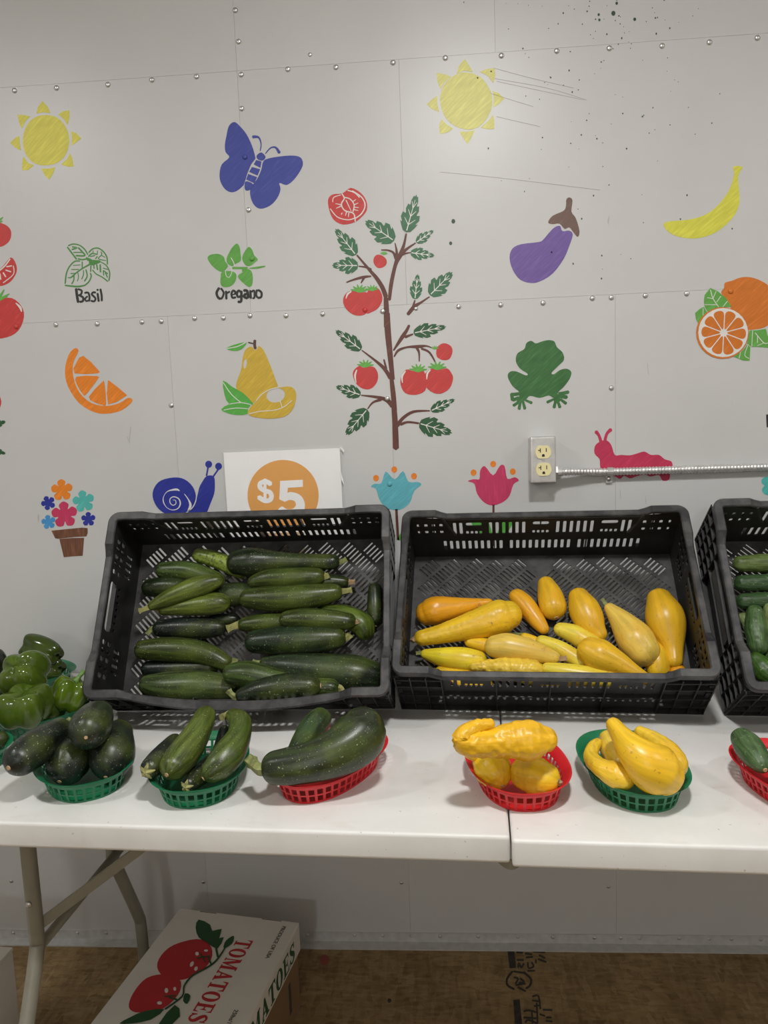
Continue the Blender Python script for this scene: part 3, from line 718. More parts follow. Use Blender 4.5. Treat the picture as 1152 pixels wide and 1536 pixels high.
def tomato(ox, oy, s, loop, calyx=None, shine=None, layer=0, par=plant, name='tomato'):
    o = paint(name, [smooth_loop(K(loop, ox, oy, s), 3)], P_RED, parent=par, layer=layer)
    if shine: paint('highlight', [S(shine, [6, 16, 10, 5][:len(shine)], ox, oy, s)], P_WHITE, parent=par, layer=layer+1)
    if calyx:
        cx, cy, r_ = calyx
        st = [S([(cx, cy), (cx+r_*math.cos(a), cy+r_*math.sin(a)*0.75)], [r_*0.42, r_*0.1], ox, oy, s) for a in (-2.9, -2.35, -1.8, -1.25, -0.75, -0.2)]
        paint('calyx', st, P_CAL, parent=par, layer=layer+1)
    return o
tomato(480, 270, 5.76, [(410, 965), (450, 940), (500, 935), (535, 990), (535, 1050), (500, 1110), (440, 1145), (400, 1150), (390, 1060)], (450, 950, 58))
tomato(480, 270, 5.76, [(300, 962), (350, 975), (400, 970), (435, 1020), (435, 1090), (390, 1160), (310, 1170), (240, 1130), (203, 1070), (205, 1010), (245, 965)], (340, 960, 75), [(225, 1025), (240, 985), (270, 965)], 1)
tomato(480, 270, 5.76, [(500, 645), (540, 655), (575, 690), (570, 735), (530, 760), (490, 755), (462, 710), (470, 665)], (552, 640, 34))
tomato(490, 470, 5.76, [(280, 455), (320, 470), (400, 460), (440, 510), (440, 580), (400, 640), (340, 658), (270, 625), (232, 560), (230, 500)], (335, 455, 72), [(255, 600), (245, 540), (260, 490)], 0)
tomato(490, 470, 5.76, [(690, 485), (750, 500), (840, 500), (858, 600), (850, 670), (770, 705), (680, 690), (640, 620), (645, 540)], (790, 495, 78), [(655, 600), (652, 545), (680, 500)], 0)
tomato(490, 470, 5.76, [(900, 480), (970, 490), (1040, 475), (1080, 520), (1092, 570), (1060, 650), (980, 695), (900, 675), (840, 610), (840, 540)], (955, 475, 80), [(865, 570), (870, 520), (895, 490)], 1)
tomato(490, 470, 5.76, [(1010, 258), (1070, 280), (1088, 330), (1060, 395), (1000, 403), (950, 370), (955, 295)], (935, 305, 34))
half = tomato(480, 270, 5.76, [(195, 115), (265, 68), (350, 110), (400, 180), (405, 260), (360, 320), (300, 365), (200, 385), (120, 345), (80, 260), (70, 170), (110, 125)], None, None, 0, wall_back, 'painted_tomato_half')
half['label'] = 'cut red tomato painted above the tomato plant'
V_ = lambda q, wd: S(q, wd, 480, 270, 5.76)
paint('cut_line', [V_([(190, 120), (210, 160), (185, 210), (215, 265), (290, 290), (305, 360)], 10), V_([(205, 150), (260, 165), (295, 215), (285, 275)], 9), V_([(110, 190), (120, 150), (180, 130)], 7), V_([(90, 250), (150, 320), (240, 345), (300, 330)], 8), V_([(280, 95), (360, 150), (390, 220), (360, 290), (310, 330)], 10), V_([(240, 90), (300, 110), (340, 150)], 10)] + [V_([a, b_], [9, 5]) for a, b_ in (((185, 215), (135, 205)), ((185, 225), (140, 245)), ((230, 275), (220, 310)), ((250, 285), (245, 320)), ((295, 215), (330, 200)), ((295, 235), (335, 240)), ((290, 255), (330, 265)), ((280, 190), (310, 170)), ((190, 285), (185, 300)), ((225, 175), (270, 270)))], P_WHITE, parent=half, layer=1)

# paintings cut by the left and right of the view
k = cr(0, 310, 3.938)
cl = [paint('painted_tomato', [smooth_loop(k((-60, 100), (10, 98), (55, 125), (67, 165), (50, 210), (0, 238), (-60, 220), (-90, 160)), 3)], P_RED, label='small red tomato painted highest of a column of tomatoes'),
      paint('painted_tomato_wedge', [smooth_loop(k((65, 300), (95, 340), (97, 390), (60, 445), (0, 470), (-50, 460), (-30, 400), (20, 350)), 3)], P_RED, label='cut tomato wedge painted between two tomatoes'),
      paint('painted_tomato', [smooth_loop(k((-60, 560), (0, 545), (70, 540), (125, 585), (142, 650), (110, 730), (40, 772), (-60, 770), (-120, 650)), 3)], P_RED, label='large red tomato painted below a cut tomato wedge')]
V_ = lambda q, wd: S(q, wd, 0, 310, 3.938)
paint('calyx', [V_([(-20, 95), (18, 62)], [20, 4]), V_([(-10, 95), (15, 85)], [16, 4])], P_CAL, parent=cl[0], layer=1)
paint('cut_line', [V_([(60, 310), (30, 350), (-10, 385)], 7), V_([(40, 355), (70, 350)], 7), V_([(35, 375), (65, 385)], 7), V_([(20, 390), (35, 415)], 7), V_([(0, 395), (5, 430)], 7), V_([(80, 350), (80, 400), (20, 450)], 5)], P_WHITE, parent=cl[1], layer=1)
paint('calyx', [V_([(-10, 550), (25, 490)], [22, 5]), V_([(-5, 550), (55, 515)], [20, 5]), V_([(0, 548), (45, 530)], [18, 4])], P_CAL, parent=cl[2], layer=1)
paint('highlight', [V_([(95, 570), (120, 595), (128, 620)], [5, 14, 6])], P_WHITE, parent=cl[2], layer=1)
paint('painted_leaf', [K(leaf(((-60, 1300), (35, 1268)), 60), 0, 310, 3.938)], P_DGRN2, label='dark green serrated leaf tip painted by the flower pot')
paint('painted_leaf', [K(leaf(((-60, 1430), (35, 1460)), 50), 0, 310, 3.938)], P_DGRN2, label='lower dark green leaf tip painted above the flower pot')
paint('painted_tomato', [smooth_loop(k((-60, 1085), (-15, 1100), (8, 1150), (-8, 1200), (-60, 1225), (-120, 1205), (-140, 1150), (-115, 1100)), 3)], P_RED, label='red tomato edge painted above two leaf tips')
paint('painted_flower', [ell(1151, 722, 9, 7), ell(1153, 735, 10, 8)], P_AQUA, label='turquoise flower petals painted above the cucumber crate')
paint('painted_word', [[(1149, 622), (1160, 620), (1160, 640), (1150, 641)]], P_BLK, label='black stencilled letter painted beside the conduit')

# spatter of dark paint and scratches
sp = []
rnd = random.Random(3)
for i in range(130):
    px = rnd.gauss(905, 90); py = abs(rnd.gauss(40, 190))
    if 30 < px < 1150 and py < 420:
        r_ = rnd.choice((0.5, 0.6, 0.8, 1.1)); sp.append(ell(px, py, r_, r_*rnd.uniform(0.8, 1.6), 7))
for px, py, r_ in ((920, 20, 3.2), (952, 29, 2.2), (680, 332, 3), (676, 365, 2.4), (925, 5, 2), (899, 30, 1.8), (898, 22, 1.8)): sp.append(ell(px, py, r_, r_*1.2, 8))
o = paint('paint_spatter', sp, PM('spatter_green', srgb(52, 74, 62)), label='fine dark green paint spatter on the upper wall'); o['kind'] = 'stuff'
ln = [stroke(q, 0.45) for q in ([(740, 102), (800, 118), (860, 132)], [(742, 118), (820, 132), (880, 150)], [(745, 122), (820, 138), (876, 150)], [(735, 140), (800, 160)], [(745, 175), (810, 190)], [(660, 258), (760, 268), (900, 285)], [(191, 655), (193, 662)], [(196, 640), (194, 665)], [(971, 545), (973, 562)], [(930, 735), (931, 748)], [(968, 745), (969, 756)])]
o = paint('scratches', ln, PM('scratch_grey', (0.40, 0.39, 0.37)), label='thin grey scratches on the wall'); o['kind'] = 'stuff'

# ================================================================== PRICE SIGN
def sheet_on(name, loops, m, holes=(), parent=None, y=-0.006, depth=0.0004, label=None):
    P = lambda lp: [(lambda q: (q.x, q.z))(onwall(px, py, y)) for px, py in lp]
    v, f = prism([P(l) for l in loops], [P(h) for h in holes], Vector((0, y, 0)), Vector((1, 0, 0)), Vector((0, 0, 1)), Vector((0, -1, 0)), depth)
    o = mesh_obj(name, v, f, m)
    if parent is not None:
        o.parent = parent; o.location = o.location-parent.location
    if label: o['label'] = label
    return o
k = cr(325, 660, 5.62)
TL = onwall(335.1, 679, -0.006); TR = onwall(509.5, 672, -0.006)
ex = (TR-TL).normalized(); dn = Vector((-ex.z, 0, ex.x))*-1
wd = (TR-TL).length
sign = empty('price_sign', TL+ex*wd/2+dn*0.213)
tag(sign, 'white paper sign with an orange circle reading $5 in a clear sleeve', 'sign')
def rel(o): o.parent = sign; o.location = o.location-sign.location; return o
M_PAPER = plain('white_paper', (0.88, 0.88, 0.87), 0.7, var=0.02)
q = [TL, TR, TR+dn*0.213, TL+dn*0.213]
rel(mesh_obj('paper', q+[p+Vector((0, 0.0006, 0)) for p in q], [(3, 2, 1, 0), (4, 5, 6, 7), (0, 1, 5, 4), (1, 2, 6, 5), (2, 3, 7, 6), (3, 0, 4, 7)], M_PAPER))
def sleeve_mat():
    m, nt, b_ = new_mat('clear_sleeve')
    b_.inputs['Base Color'].default_value = (0.95, 0.95, 0.95, 1); b_.inputs['Roughness'].default_value = 0.12
    b_.inputs['Alpha'].default_value = 0.035
    return m
M_SLV = sleeve_mat()
a_, b_, c_, d_ = TL-ex*0.003-dn*0.006, TR+ex*0.010-dn*0.006, TR+ex*0.010+dn*0.22, TL-ex*0.003+dn*0.22
f0 = Vector((0, -0.0016, 0))
q = [p+f0 for p in (a_, b_, c_, d_)]
q += [p+Vector((0, 0.0004, 0)) for p in q]
rel(mesh_obj('plastic_sleeve', q, [(3, 2, 1, 0), (4, 5, 6, 7), (0, 1, 5, 4), (1, 2, 6, 5), (2, 3, 7, 6), (3, 0, 4, 7)], M_SLV, center=True))
M_PORG = plain('printed_orange', srgb(226, 158, 60), 0.6, var=0.02)
circ = ell(560, 468, 300, 300, 48)
five = smooth_loop([(596, 448), (650, 442), (710, 470), (742, 530), (735, 600), (690, 642), (620, 655), (560, 643), (507, 608), (548, 560), (590, 583), (640, 580), (668, 550), (655, 515), (610, 505), (570, 520)], 3)
sheet_on('printed_circle', [K(circ, 325, 660, 5.62)], M_PORG, parent=sign, y=-0.0063, label='orange printed circle')
sheet_on('numeral_five', [K(five, 325, 660, 5.62), k((535, 345), (726, 335), (727, 395), (600, 403), (596, 450), (600, 512), (570, 520), (528, 500))], M_PAPER, parent=sign, y=-0.0066, label='white printed numeral 5')
S5 = lambda q_, w_: S(q_, w_, 325, 660, 5.62)
sheet_on('dollar_mark', [S5([(455, 372), (420, 352), (372, 362), (365, 398), (400, 425), (445, 440), (462, 470), (450, 505), (405, 512), (355, 482)], 40), k((395, 326), (420, 326), (420, 530), (395, 530))], M_PAPER, parent=sign, y=-0.0066, label='white printed dollar mark')
for q_, w_ in (([(1040, 62), (1068, 85), (1068, 100)], [8, 14, 6]), ([(1043, 265), (1055, 320), (1070, 368)], [5, 14, 6]), ([(1062, 570), (1060, 635)], [10, 14])):
    sheet_on('sleeve_glint', [S5(q_, w_)], plain('painted_glint', (0.85, 0.85, 0.85), 0.2), parent=sign, y=-0.0082)  # pale strips painted in as light glinting off the sleeve

# ================================================================== ELECTRICAL OUTLET AND CONDUIT
M_STEEL = plain('galvanised_steel', (0.66, 0.66, 0.65), 0.33, 0.65, var=0.12, scale=50)
M_IVORY = plain('ivory_plastic', srgb(232, 222, 170), 0.4, var=0.03)
M_SLOT = plain('dark_slot', (0.02, 0.018, 0.015), 0.7)
pc = onwall(814.7, 690, -0.048)
bx = empty('electrical_box', (pc.x, 0, pc.z-0.052))
tag(bx, 'galvanised steel box with two ivory electrical outlets', 'outlet')
b = MB(); b.box((-0.0265, -0.042, 0.002), (0.0265, 0.0, 0.102)); bevel(b.build('box_body', M_STEEL, bx), 0.003)
b = MB(); b.box((-0.0285, -0.050, 0.0), (0.0285, -0.038, 0.105)); bevel(b.build('cover_plate', M_STEEL, bx), 0.0045, 3)
for px, py in ((814.7, 678), (815.4, 704)):
    p = onwall(px, py, -0.050)
    cx, cz = p.x-bx.location.x, p.z-bx.location.z
    lp = [(cx+0.0172*math.cos(t*math.pi/16), cz+max(-0.0142, min(0.0142, 0.0172*math.sin(t*math.pi/16)))) for t in range(32)]
    v, f = prism([lp], [], Vector((0, -0.0525, 0)), Vector((1, 0, 0)), Vector((0, 0, 1)), Vector((0, -1, 0)), 0.004)
    rc = mesh_obj('receptacle', v, f, M_IVORY, bx)
    rc['label'] = 'ivory receptacle face'
    sl_ = [[(-0.0075, -0.001), (-0.0055, -0.001), (-0.0055, 0.0085), (-0.0075, 0.0085)], [(-0.0115, 0.003), (-0.0075, 0.003), (-0.0075, 0.005), (-0.0115, 0.005)], [(0.0055, 0.0), (0.0075, 0.0), (0.0075, 0.0085), (0.0055, 0.0085)], [(-0.003, -0.0105), (0.003, -0.0105), (0.003, -0.0065), (0.0015, -0.0045), (-0.0015, -0.0045), (-0.003, -0.0065)]]
    v, f = prism([[(cx+x, cz+z) for x, z in s_] for s_ in sl_], [], Vector((0, -0.0527, 0)), Vector((1, 0, 0)), Vector((0, 0, 1)), Vector((0, -1, 0)), 0.001)
    o = mesh_obj('slots', v, f, M_SLOT, rc); o.location = o.location-rc.location
b = MB(); b.disc((0, -0.049, 0.0525), (0, -1, 0), 0.0035, 0.003, 12); b.build('screw', M_RIVET, bx)

pa = onwall(838, 708, -0.03); pb = onwall(915, 707.5, -0.014); pd = onwall(1152, 700.5, -0.012)
dirx = (pd-pb).normalized()
base_pts = [pa, pa.lerp(pb, 0.35)+Vector((0, -0.001, 0.0005)), pb+Vector((-0.02, 0, 0)), pb, pd, pd+dirx*0.5]
cp = smooth_loop([tuple(p) for p in base_pts], 200, False)
acc = [0]
for i in range(1, len(cp)): acc.append(acc[-1]+(Vector(cp[i])-Vector(cp[i-1])).length)
n = int(acc[-1]/0.0016); pts = []; j = 0
for i in range(n):
    s_ = i*0.0016
    while j < len(acc)-2 and acc[j+1] < s_: j += 1
    t = (s_-acc[j])/max(1e-9, acc[j+1]-acc[j]); pts.append(Vector(cp[j]).lerp(Vector(cp[j+1]), t))
rad = [0.0083+0.0011*math.sin(2*math.pi*i*0.0016/0.0072) for i in range(n)]
con = empty('metal_conduit', (pb.x, 0, pb.z))
tag(con, 'ridged flexible metal conduit running along the wall from the outlet', 'conduit')
b = MB(); b.tube(pts, rad, 14); o = b.build('conduit_tube', M_STEEL, con, True); o.location -= con.location
b = MB(); b.tube([pa+Vector((-0.012, 0, 0)), pa+Vector((0.006, 0, 0))], 0.0115, 14); b.tube([pa+Vector((-0.009, 0, 0)), pa+Vector((-0.003, 0, 0))], 0.0155, 6); o = b.build('connector', M_STEEL, con); o.location -= con.location
b = MB()
b.tube([pb+Vector((-0.006, 0, 0)), pb+Vector((0.006, 0, 0))], 0.0105, 14); b.box((pb.x-0.007, -0.006, pb.z-0.026), (pb.x+0.007, 0.0, pb.z-0.006))
o = b.build('strap', M_STEEL, con); o.location -= con.location
o = bpy.data.objects.new('strap_screw', RIV); link(o, con); o.location = Vector((pb.x-0.001, -0.006, pb.z-0.017))-con.location

# ================================================================== FOLDING TABLE
M_TABLE = table_mat()
M_LEG = plain('greige_powder_coat', (0.23, 0.22, 0.175), 0.4, 0.1, var=0.06)
M_RUB = plain('dark_rubber', (0.05, 0.05, 0.05), 0.8)
TANG = -0.052
table = empty('folding_table', (0.0889, -0.758, FZ), (0, 0, TANG))
tag(table, 'long white plastic folding table with a centre fold and tube legs', 'table')
HT = TZ-FZ; TH = 0.041
for x0, x1, yo in ((-1.2, -0.0011, 0.0), (0.0011, 1.2, -0.009)):
    b = MB(); b.box((x0, yo, HT-TH), (x1, yo+0.69, HT))
    bevel(b.build('tabletop_half', M_TABLE, table), 0.0055, 3)
    autosmooth(table.children[-1], 50)
v, f = prism([[(-0.022+0.044*t/16, -0.0005-0.0145*math.sin(math.pi*t/16)) for t in range(17)]], [], Vector((0, 0.01, HT-TH)), Vector((1, 0, 0)), Vector((0, 0, 1)), Vector((0, -1, 0)), 0.004)
mesh_obj('hinge_plate', v, f, M_LEG, table)
def leg_set(sx):
    X = 0.80*sx
    def lg(path):
        b = MB(); q = smooth_loop(path, 6, False)
        b.tube(q, 0.0127, 14); o = b.build('leg', M_LEG, table, True)
        ft = MB(); p = Vector(path[-1]); ft.tube([p+Vector((0, 0, 0.035)), p], 0.0148, 14); c = ft.build('foot_cap', M_RUB, o); c.location -= o.location
        rv = MB(); p = Vector((path[2][0], path[2][1]-0.0125, path[2][2]+0.06)); rv.disc(p, (0, -1, 0), 0.005, 0.003, 10); c = rv.build('bolt', M_RIVET, o, True); c.location -= o.location
    lg([(X, 0.107, HT-TH), (X, 0.107, 0.60), (X, 0.107, 0.46), (X, 0.100, 0.42), (X, 0.020, 0.25), (X, 0.010, 0.21), (X, 0.008, 0.1), (X, 0.008, 0.0)])
    X2 = X+0.014*sx
    lg([(X2, 0.405, HT-TH), (X2, 0.405, 0.60), (X2, 0.405, 0.44), (X2, 0.412, 0.40), (X2, 0.492, 0.23), (X2, 0.504, 0.19), (X2, 0.506, 0.1), (X2, 0.506, 0.0)])
    b = MB(); b.tube([(X, 0.107, 0.43), (X, 0.416, 0.43)], 0.009, 10); b.build('crossbar', M_LEG, table, True)
    for ya, yb in ((0.112, 0.20), (0.400, 0.32)):
        b = MB(); b.bar((X, ya, 0.468), (X-0.30*sx, yb, HT-TH-0.006), 0.006, 0.017)
        b.build('brace', M_LEG, table)
    b = MB(); b.tube([(X, 0.08, HT-TH-0.008), (X, 0.45, HT-TH-0.008)], 0.012, 10); b.build('pivot_tube', M_LEG, table, True)
leg_set(-1); leg_set(1)

# ================================================================== BOXES UNDER THE TABLE
def carton_mat(name, col, var=0.05):
    m, nt, b_ = new_mat(name)
    v = coord(nt)
    r = ramp(nt, tex(nt, v, 9, 4), [(0.3, sc(col, 1-var)), (0.7, sc(col, 1+var))])
    L(nt, r.outputs[0], b_.inputs['Base Color']); b_.inputs['Roughness'].default_value = 0.6
    bump(nt, b_, tex(nt, coord(nt, 'Object', (1, 4, 1)), 45, 3), 0.2, 0.001)
    return m
M_WCARD = carton_mat('white_cardboard', (0.68, 0.66, 0.61)); M_KRAFT = carton_mat('kraft_cardboard', (0.23, 0.14, 0.07)); M_LINER = plain('carton_gap', (0.06, 0.05, 0.04), 0.8)
HB = 0.20; ZB = FZ+HB
A_ = onz(270, 1362, ZB); B_ = onz(449, 1383.5, ZB)
exb = (B_-A_); wb = exb.length; exb.normalize(); ang = math.atan2(exb.y, exb.x)
mid = (A_+B_)/2
tb = empty('tomato_box', (mid.x, mid.y, FZ), (0, 0, ang))
tag(tb, 'white cardboard tomato box with red tomatoes printed on its lid', 'box')
def tloc(p):     # world -> box frame
    d = Vector(p)-Vector((mid.x, mid.y, FZ)); c, s = math.cos(ang), math.sin(ang)
    return Vector((d.x*c+d.y*s, -d.x*s+d.y*c, d.z))
LB = 0.405
b = MB(); b.box((-wb/2+0.006, -LB+0.006, 0), (wb/2-0.006, -0.006, HB-0.006)); b.build('box_body', M_KRAFT, tb)['label'] = 'brown cardboard tray under the lid'
b = MB(); b.box((-wb/2, -LB, HB-0.066), (wb/2, 0, HB)); bevel(b.build('lid', M_WCARD, tb), 0.003)
b = MB(); b.box((wb/2-0.0062, -0.07, 0.03), (wb/2-0.0054, -0.058, 0.10)); b.build('vent_slot', M_LINER, tb)
for x0, x1 in ((-wb*0.32, -wb*0.18), (wb*0.2, wb*0.36)):
    b = MB(); b.box((x0, -0.0045, HB-0.001), (x1, -0.003, HB+0.0004)); b.build('lid_slit', M_LINER, tb)
def top_shape(name, loops, m, layer=0, holes=(), parent=tb, label=None):
    P = lambda lp: [(lambda q: (q.x, q.y))(tloc(onz(120+x/3.2, 1330+y/3.2, ZB))) for x, y in lp]
    v, f = prism([P(l) for l in loops], [P(h) for h in holes], Vector((0, 0, HB+0.0004+0.0003*layer)), Vector((1, 0, 0)), Vector((0, 1, 0)), Vector((0, 0, 1)), 0.0004)
    o = mesh_obj(name, v, f, m, parent)
    if label: o['label'] = label
    return o
I_RED = plain('print_red', srgb(176, 36, 44), 0.6, var=0.04); I_GRN = plain('print_green', srgb(26, 74, 40), 0.6, var=0.05); I_WHT = plain('print_white', (0.66, 0.64, 0.6), 0.6)
top_shape('printed_tomato', [smooth_loop([(560, 252), (620, 275), (635, 330), (600, 390), (530, 435), (470, 448), (400, 430), (370, 385), (390, 330), (450, 280)], 3)], I_RED, label='red printed tomato')
top_shape('printed_tomato', [smooth_loop([(390, 422), (450, 430), (485, 460), (470, 520), (400, 585), (290, 605), (240, 590), (238, 550), (270, 490), (320, 440)], 3)], I_RED, layer=1, label='red printed tomato')
for lf_ in (smooth_loop([(570, 160), (625, 185), (635, 215), (680, 205), (668, 250), (690, 245), (660, 300), (610, 270), (570, 245), (555, 200)], 2), smooth_loop([(738, 238), (730, 275), (690, 298), (700, 262)], 3), smooth_loop([(405, 590), (340, 640), (250, 659), (190, 659), (240, 630), (310, 600)], 2), smooth_loop([(455, 570), (480, 625), (400, 690), (380, 659)], 2), smooth_loop([(505, 515), (530, 525), (515, 565), (495, 550)], 2)):
    top_shape('printed_leaf', [lf_], I_GRN, layer=3, label='dark green printed leaf')
ST = lambda q, w_: stroke(q, w_)
top_shape('printed_stalk', [ST([(700, 290), (660, 350), (620, 385), (540, 430), (500, 480), (490, 530), (410, 590)], [6, 8, 8, 8, 8, 8, 8]), ST([(650, 280), (662, 340)], 10), ST([(615, 340), (630, 375)], 8), ST([(430, 535), (465, 545)], 8), ST([(560, 345), (625, 335)], 5), ST([(580, 325), (600, 365)], 5), ST([(405, 530), (460, 525)], 5)], I_GRN, layer=4)
for sh_ in (ell(562, 323, 9, 9, 10), ell(605, 308, 10, 5, 10), ell(537, 373, 8, 14, 10, 0.5), ell(557, 395, 8, 11, 10, 0.5), ell(415, 500, 9, 12, 10), ell(455, 492, 7, 9, 10), ell(382, 560, 12, 8, 10)):
    top_shape('printed_shine', [sh_], I_WHT, layer=2)
# serif capitals drawn in a unit-high box
def glyph(ch):
    if ch == 'T': return [[(0.3, 0), (0.3, 0.9), (0.52, 0.9), (0.52, 0)], [(0.0, 0.66), (0.0, 1), (0.82, 1), (0.82, 0.66), (0.7, 0.9), (0.12, 0.9)], [(0.17, 0), (0.17, 0.07), (0.65, 0.07), (0.65, 0)]], [], 0.86
    if ch == 'O': return [ell(0.43, 0.5, 0.43, 0.51, 28)], [ell(0.43, 0.5, 0.19, 0.42, 24)], 0.92
    if ch == 'M': return [[(0.08, 0), (0.08, 1), (0.16, 1), (0.16, 0)], [(0.08, 1), (0.3, 1), (0.58, 0.3), (0.5, 0.0), (0.45, 0)], [(0.86, 1), (0.8, 1), (0.45, 0.0), (0.52, 0.0)], [(0.78, 0), (0.78, 1), (1.0, 1), (1.0, 0)], [(0, 0), (0, 0.07), (0.26, 0.07), (0.26, 0)], [(0.68, 0), (0.68, 0.07), (1.1, 0.07), (1.1, 0)], [(0, 0.93), (0, 1), (0.2, 1), (0.2, 0.93)], [(0.9, 0.93), (0.9, 1), (1.1, 1), (1.1, 0.93)]], [], 1.12
    if ch == 'A': return [[(0.1, 0), (0.4, 1), (0.5, 1), (0.45, 0.8), (0.19, 0)], [(0.36, 0.9), (0.4, 1), (0.52, 1), (0.86, 0), (0.6, 0)], [(0.2, 0.28), (0.24, 0.36), (0.66, 0.36), (0.68, 0.28)], [(0, 0), (0, 0.07), (0.3, 0.07), (0.3, 0)], [(0.5, 0), (0.5, 0.07), (0.94, 0.07), (0.94, 0)]], [], 0.92
    if ch == 'E': return [[(0.1, 0), (0.1, 1), (0.32, 1), (0.32, 0)], [(0, 0.92), (0, 1), (0.72, 1), (0.72, 0.7), (0.62, 0.92)], [(0, 0), (0, 0.08), (0.64, 0.08), (0.76, 0.32), (0.76, 0)], [(0.3, 0.46), (0.3, 0.54), (0.48, 0.54), (0.58, 0.7), (0.58, 0.3), (0.48, 0.46)]], [], 0.82
    return [stroke([(0.62, 0.78), (0.5, 0.93), (0.28, 0.93), (0.15, 0.78), (0.3, 0.58), (0.52, 0.42), (0.6, 0.25), (0.48, 0.07), (0.24, 0.06), (0.08, 0.24)], [0.07, 0.09, 0.12, 0.2, 0.24, 0.24, 0.2, 0.12, 0.09, 0.07]), [(0.58, 0.68), (0.66, 0.68), (0.66, 1), (0.58, 0.93)], [(0.04, 0), (0.12, 0.07), (0.12, 0.34), (0.04, 0.34)]], [], 0.74
def lettering(name, text, o, ex_, ey_, ez_, height, length, m, parent, label=None):
    outs = []; hs = []; x = 0
    for ch in text:
        a, h, adv = glyph(ch)
        outs.append(([[(x+p[0], p[1]) for p in q_] for q_ in a], [[(x+p[0], p[1]) for p in q_] for q_ in h])); x += adv+0.06
    kx = length/x
    V = []; F = []
    for a, h in outs:
        sc2 = lambda q_: [(p[0]*kx, p[1]*height) for p in q_]
        v, f = prism([sc2(q_) for q_ in a], [sc2(q_) for q_ in h], o, ex_, ey_, ez_, 0.0004)
        nb = len(V); V += v; F += [tuple(i+nb for i in t) for t in f]
    ob = mesh_obj(name, V, F, m, parent)
    if label: ob['label'] = label
    return ob
p0 = tloc(onz(120+755/3.2, 1330+252/3.2, ZB)); p1 = tloc(onz(120+512/3.2, 1330+652/3.2, ZB)); pt = tloc(onz(120+835/3.2, 1330+255/3.2, ZB))
lettering('lid_lettering', 'TOMATOES', Vector((p0.x, p0.y, HB+0.0006)), Vector((0, -1, 0)), Vector((1, 0, 0)), Vector((0, 0, 1)), pt.x-p0.x, (p0.y-p1.y), I_RED, tb, 'red printed word TOMATOES')
lettering('side_lettering', 'TOMATOES', Vector((wb/2+0.0006, -0.36, HB-0.058)), Vector((0, 1, 0)), Vector((0, 0, 1)), Vector((1, 0, 0)), 0.042, 0.325, I_GRN, tb, 'green printed word TOMATOES')
def text_obj(name, body, size, m, parent, loc, rot):
    cu = bpy.data.curves.new(name, 'FONT'); cu.body = body; cu.size = size; cu.extrude = 0.0002; cu.fill_mode = 'BOTH'
    t = bpy.data.objects.new(name, cu); C.objects.link(t)
    dg = bpy.context.evaluated_depsgraph_get()
    me = bpy.data.meshes.new_from_object(t.evaluated_get(dg)); bpy.data.objects.remove(t)
    me.materials.clear(); me.materials.append(m)
    o = bpy.data.objects.new(name, me); link(o, parent); o.location = loc; o.rotation_euler = rot
    return o
I_BLK = plain('print_black', (0.05, 0.05, 0.05), 0.6)
q0 = tloc(onz(120+975/3.2, 1330+190/3.2, ZB))
text_obj('small_print', 'PRODUCE OF USA', 0.0125, I_BLK, tb, (q0.x-0.001, q0.y, HB+0.0006), (0, 0, -math.pi/2))['label'] = 'small black print reading PRODUCE OF USA'
q0 = tloc(onz(120+742/3.2, 1330+590/3.2, ZB))
text_obj('weight_print', '25lbs/11kg', 0.0125, I_BLK, tb, (q0.x, q0.y, HB+0.0006), (0, 0, -math.pi/2))['label'] = 'small black print of the weight'

wc = onz(19, 1421, FZ+0.28)
cb = empty('cardboard_box', (wc.x, wc.y, FZ), (0, 0, -0.06))
tag(cb, 'plain white cardboard box on the floor beside the table leg', 'box')
b = MB(); b.box((-0.28, -0.36, 0), (0, 0, 0.272)); bevel(b.build('box_body', M_WCARD, cb), 0.003)
for x0, x1 in ((-0.28, -0.143), (-0.139, -0.0)):
    b = MB(); b.box((x0, -0.36, 0.273), (x1, 0, 0.28)); b.build('flap', M_WCARD, cb)

# ================================================================== CRATES
M_CRATE = plastic_mat('black_crate_plastic', (0.008, 0.008, 0.0085), 0.05, 0.5)
M_RIM = plastic_mat('worn_black_rim', (0.014, 0.014, 0.016), 0.24, 0.5)
M_CBASE = plastic_mat('dusty_black_base', (0.022, 0.022, 0.022), 0.22, 0.55)
M_LABELP = plain('grey_label_plate', (0.12, 0.12, 0.115), 0.5)
CW, CL, CH = 0.590, 0.385, 0.1665
IN = 0.0125                       # depth of the ribbed wall between rim edge and inner panel
def rrect(x0, x1, y0, y1, r, n=5):
    out = []
    for cx, cy, a0 in ((x1-r, y0+r, -math.pi/2), (x1-r, y1-r, 0), (x0+r, y1-r, math.pi/2), (x0+r, y0+r, math.pi)):
        out += [(cx+r*math.cos(a0+math.pi/2*i/n), cy+r*math.sin(a0+math.pi/2*i/n)) for i in range(n+1)]
    return out
def slot(x0, x1, y0, y1):
    r = min(x1-x0, y1-y0)*0.32
    return rrect(x0, x1, y0, y1, r, 2)
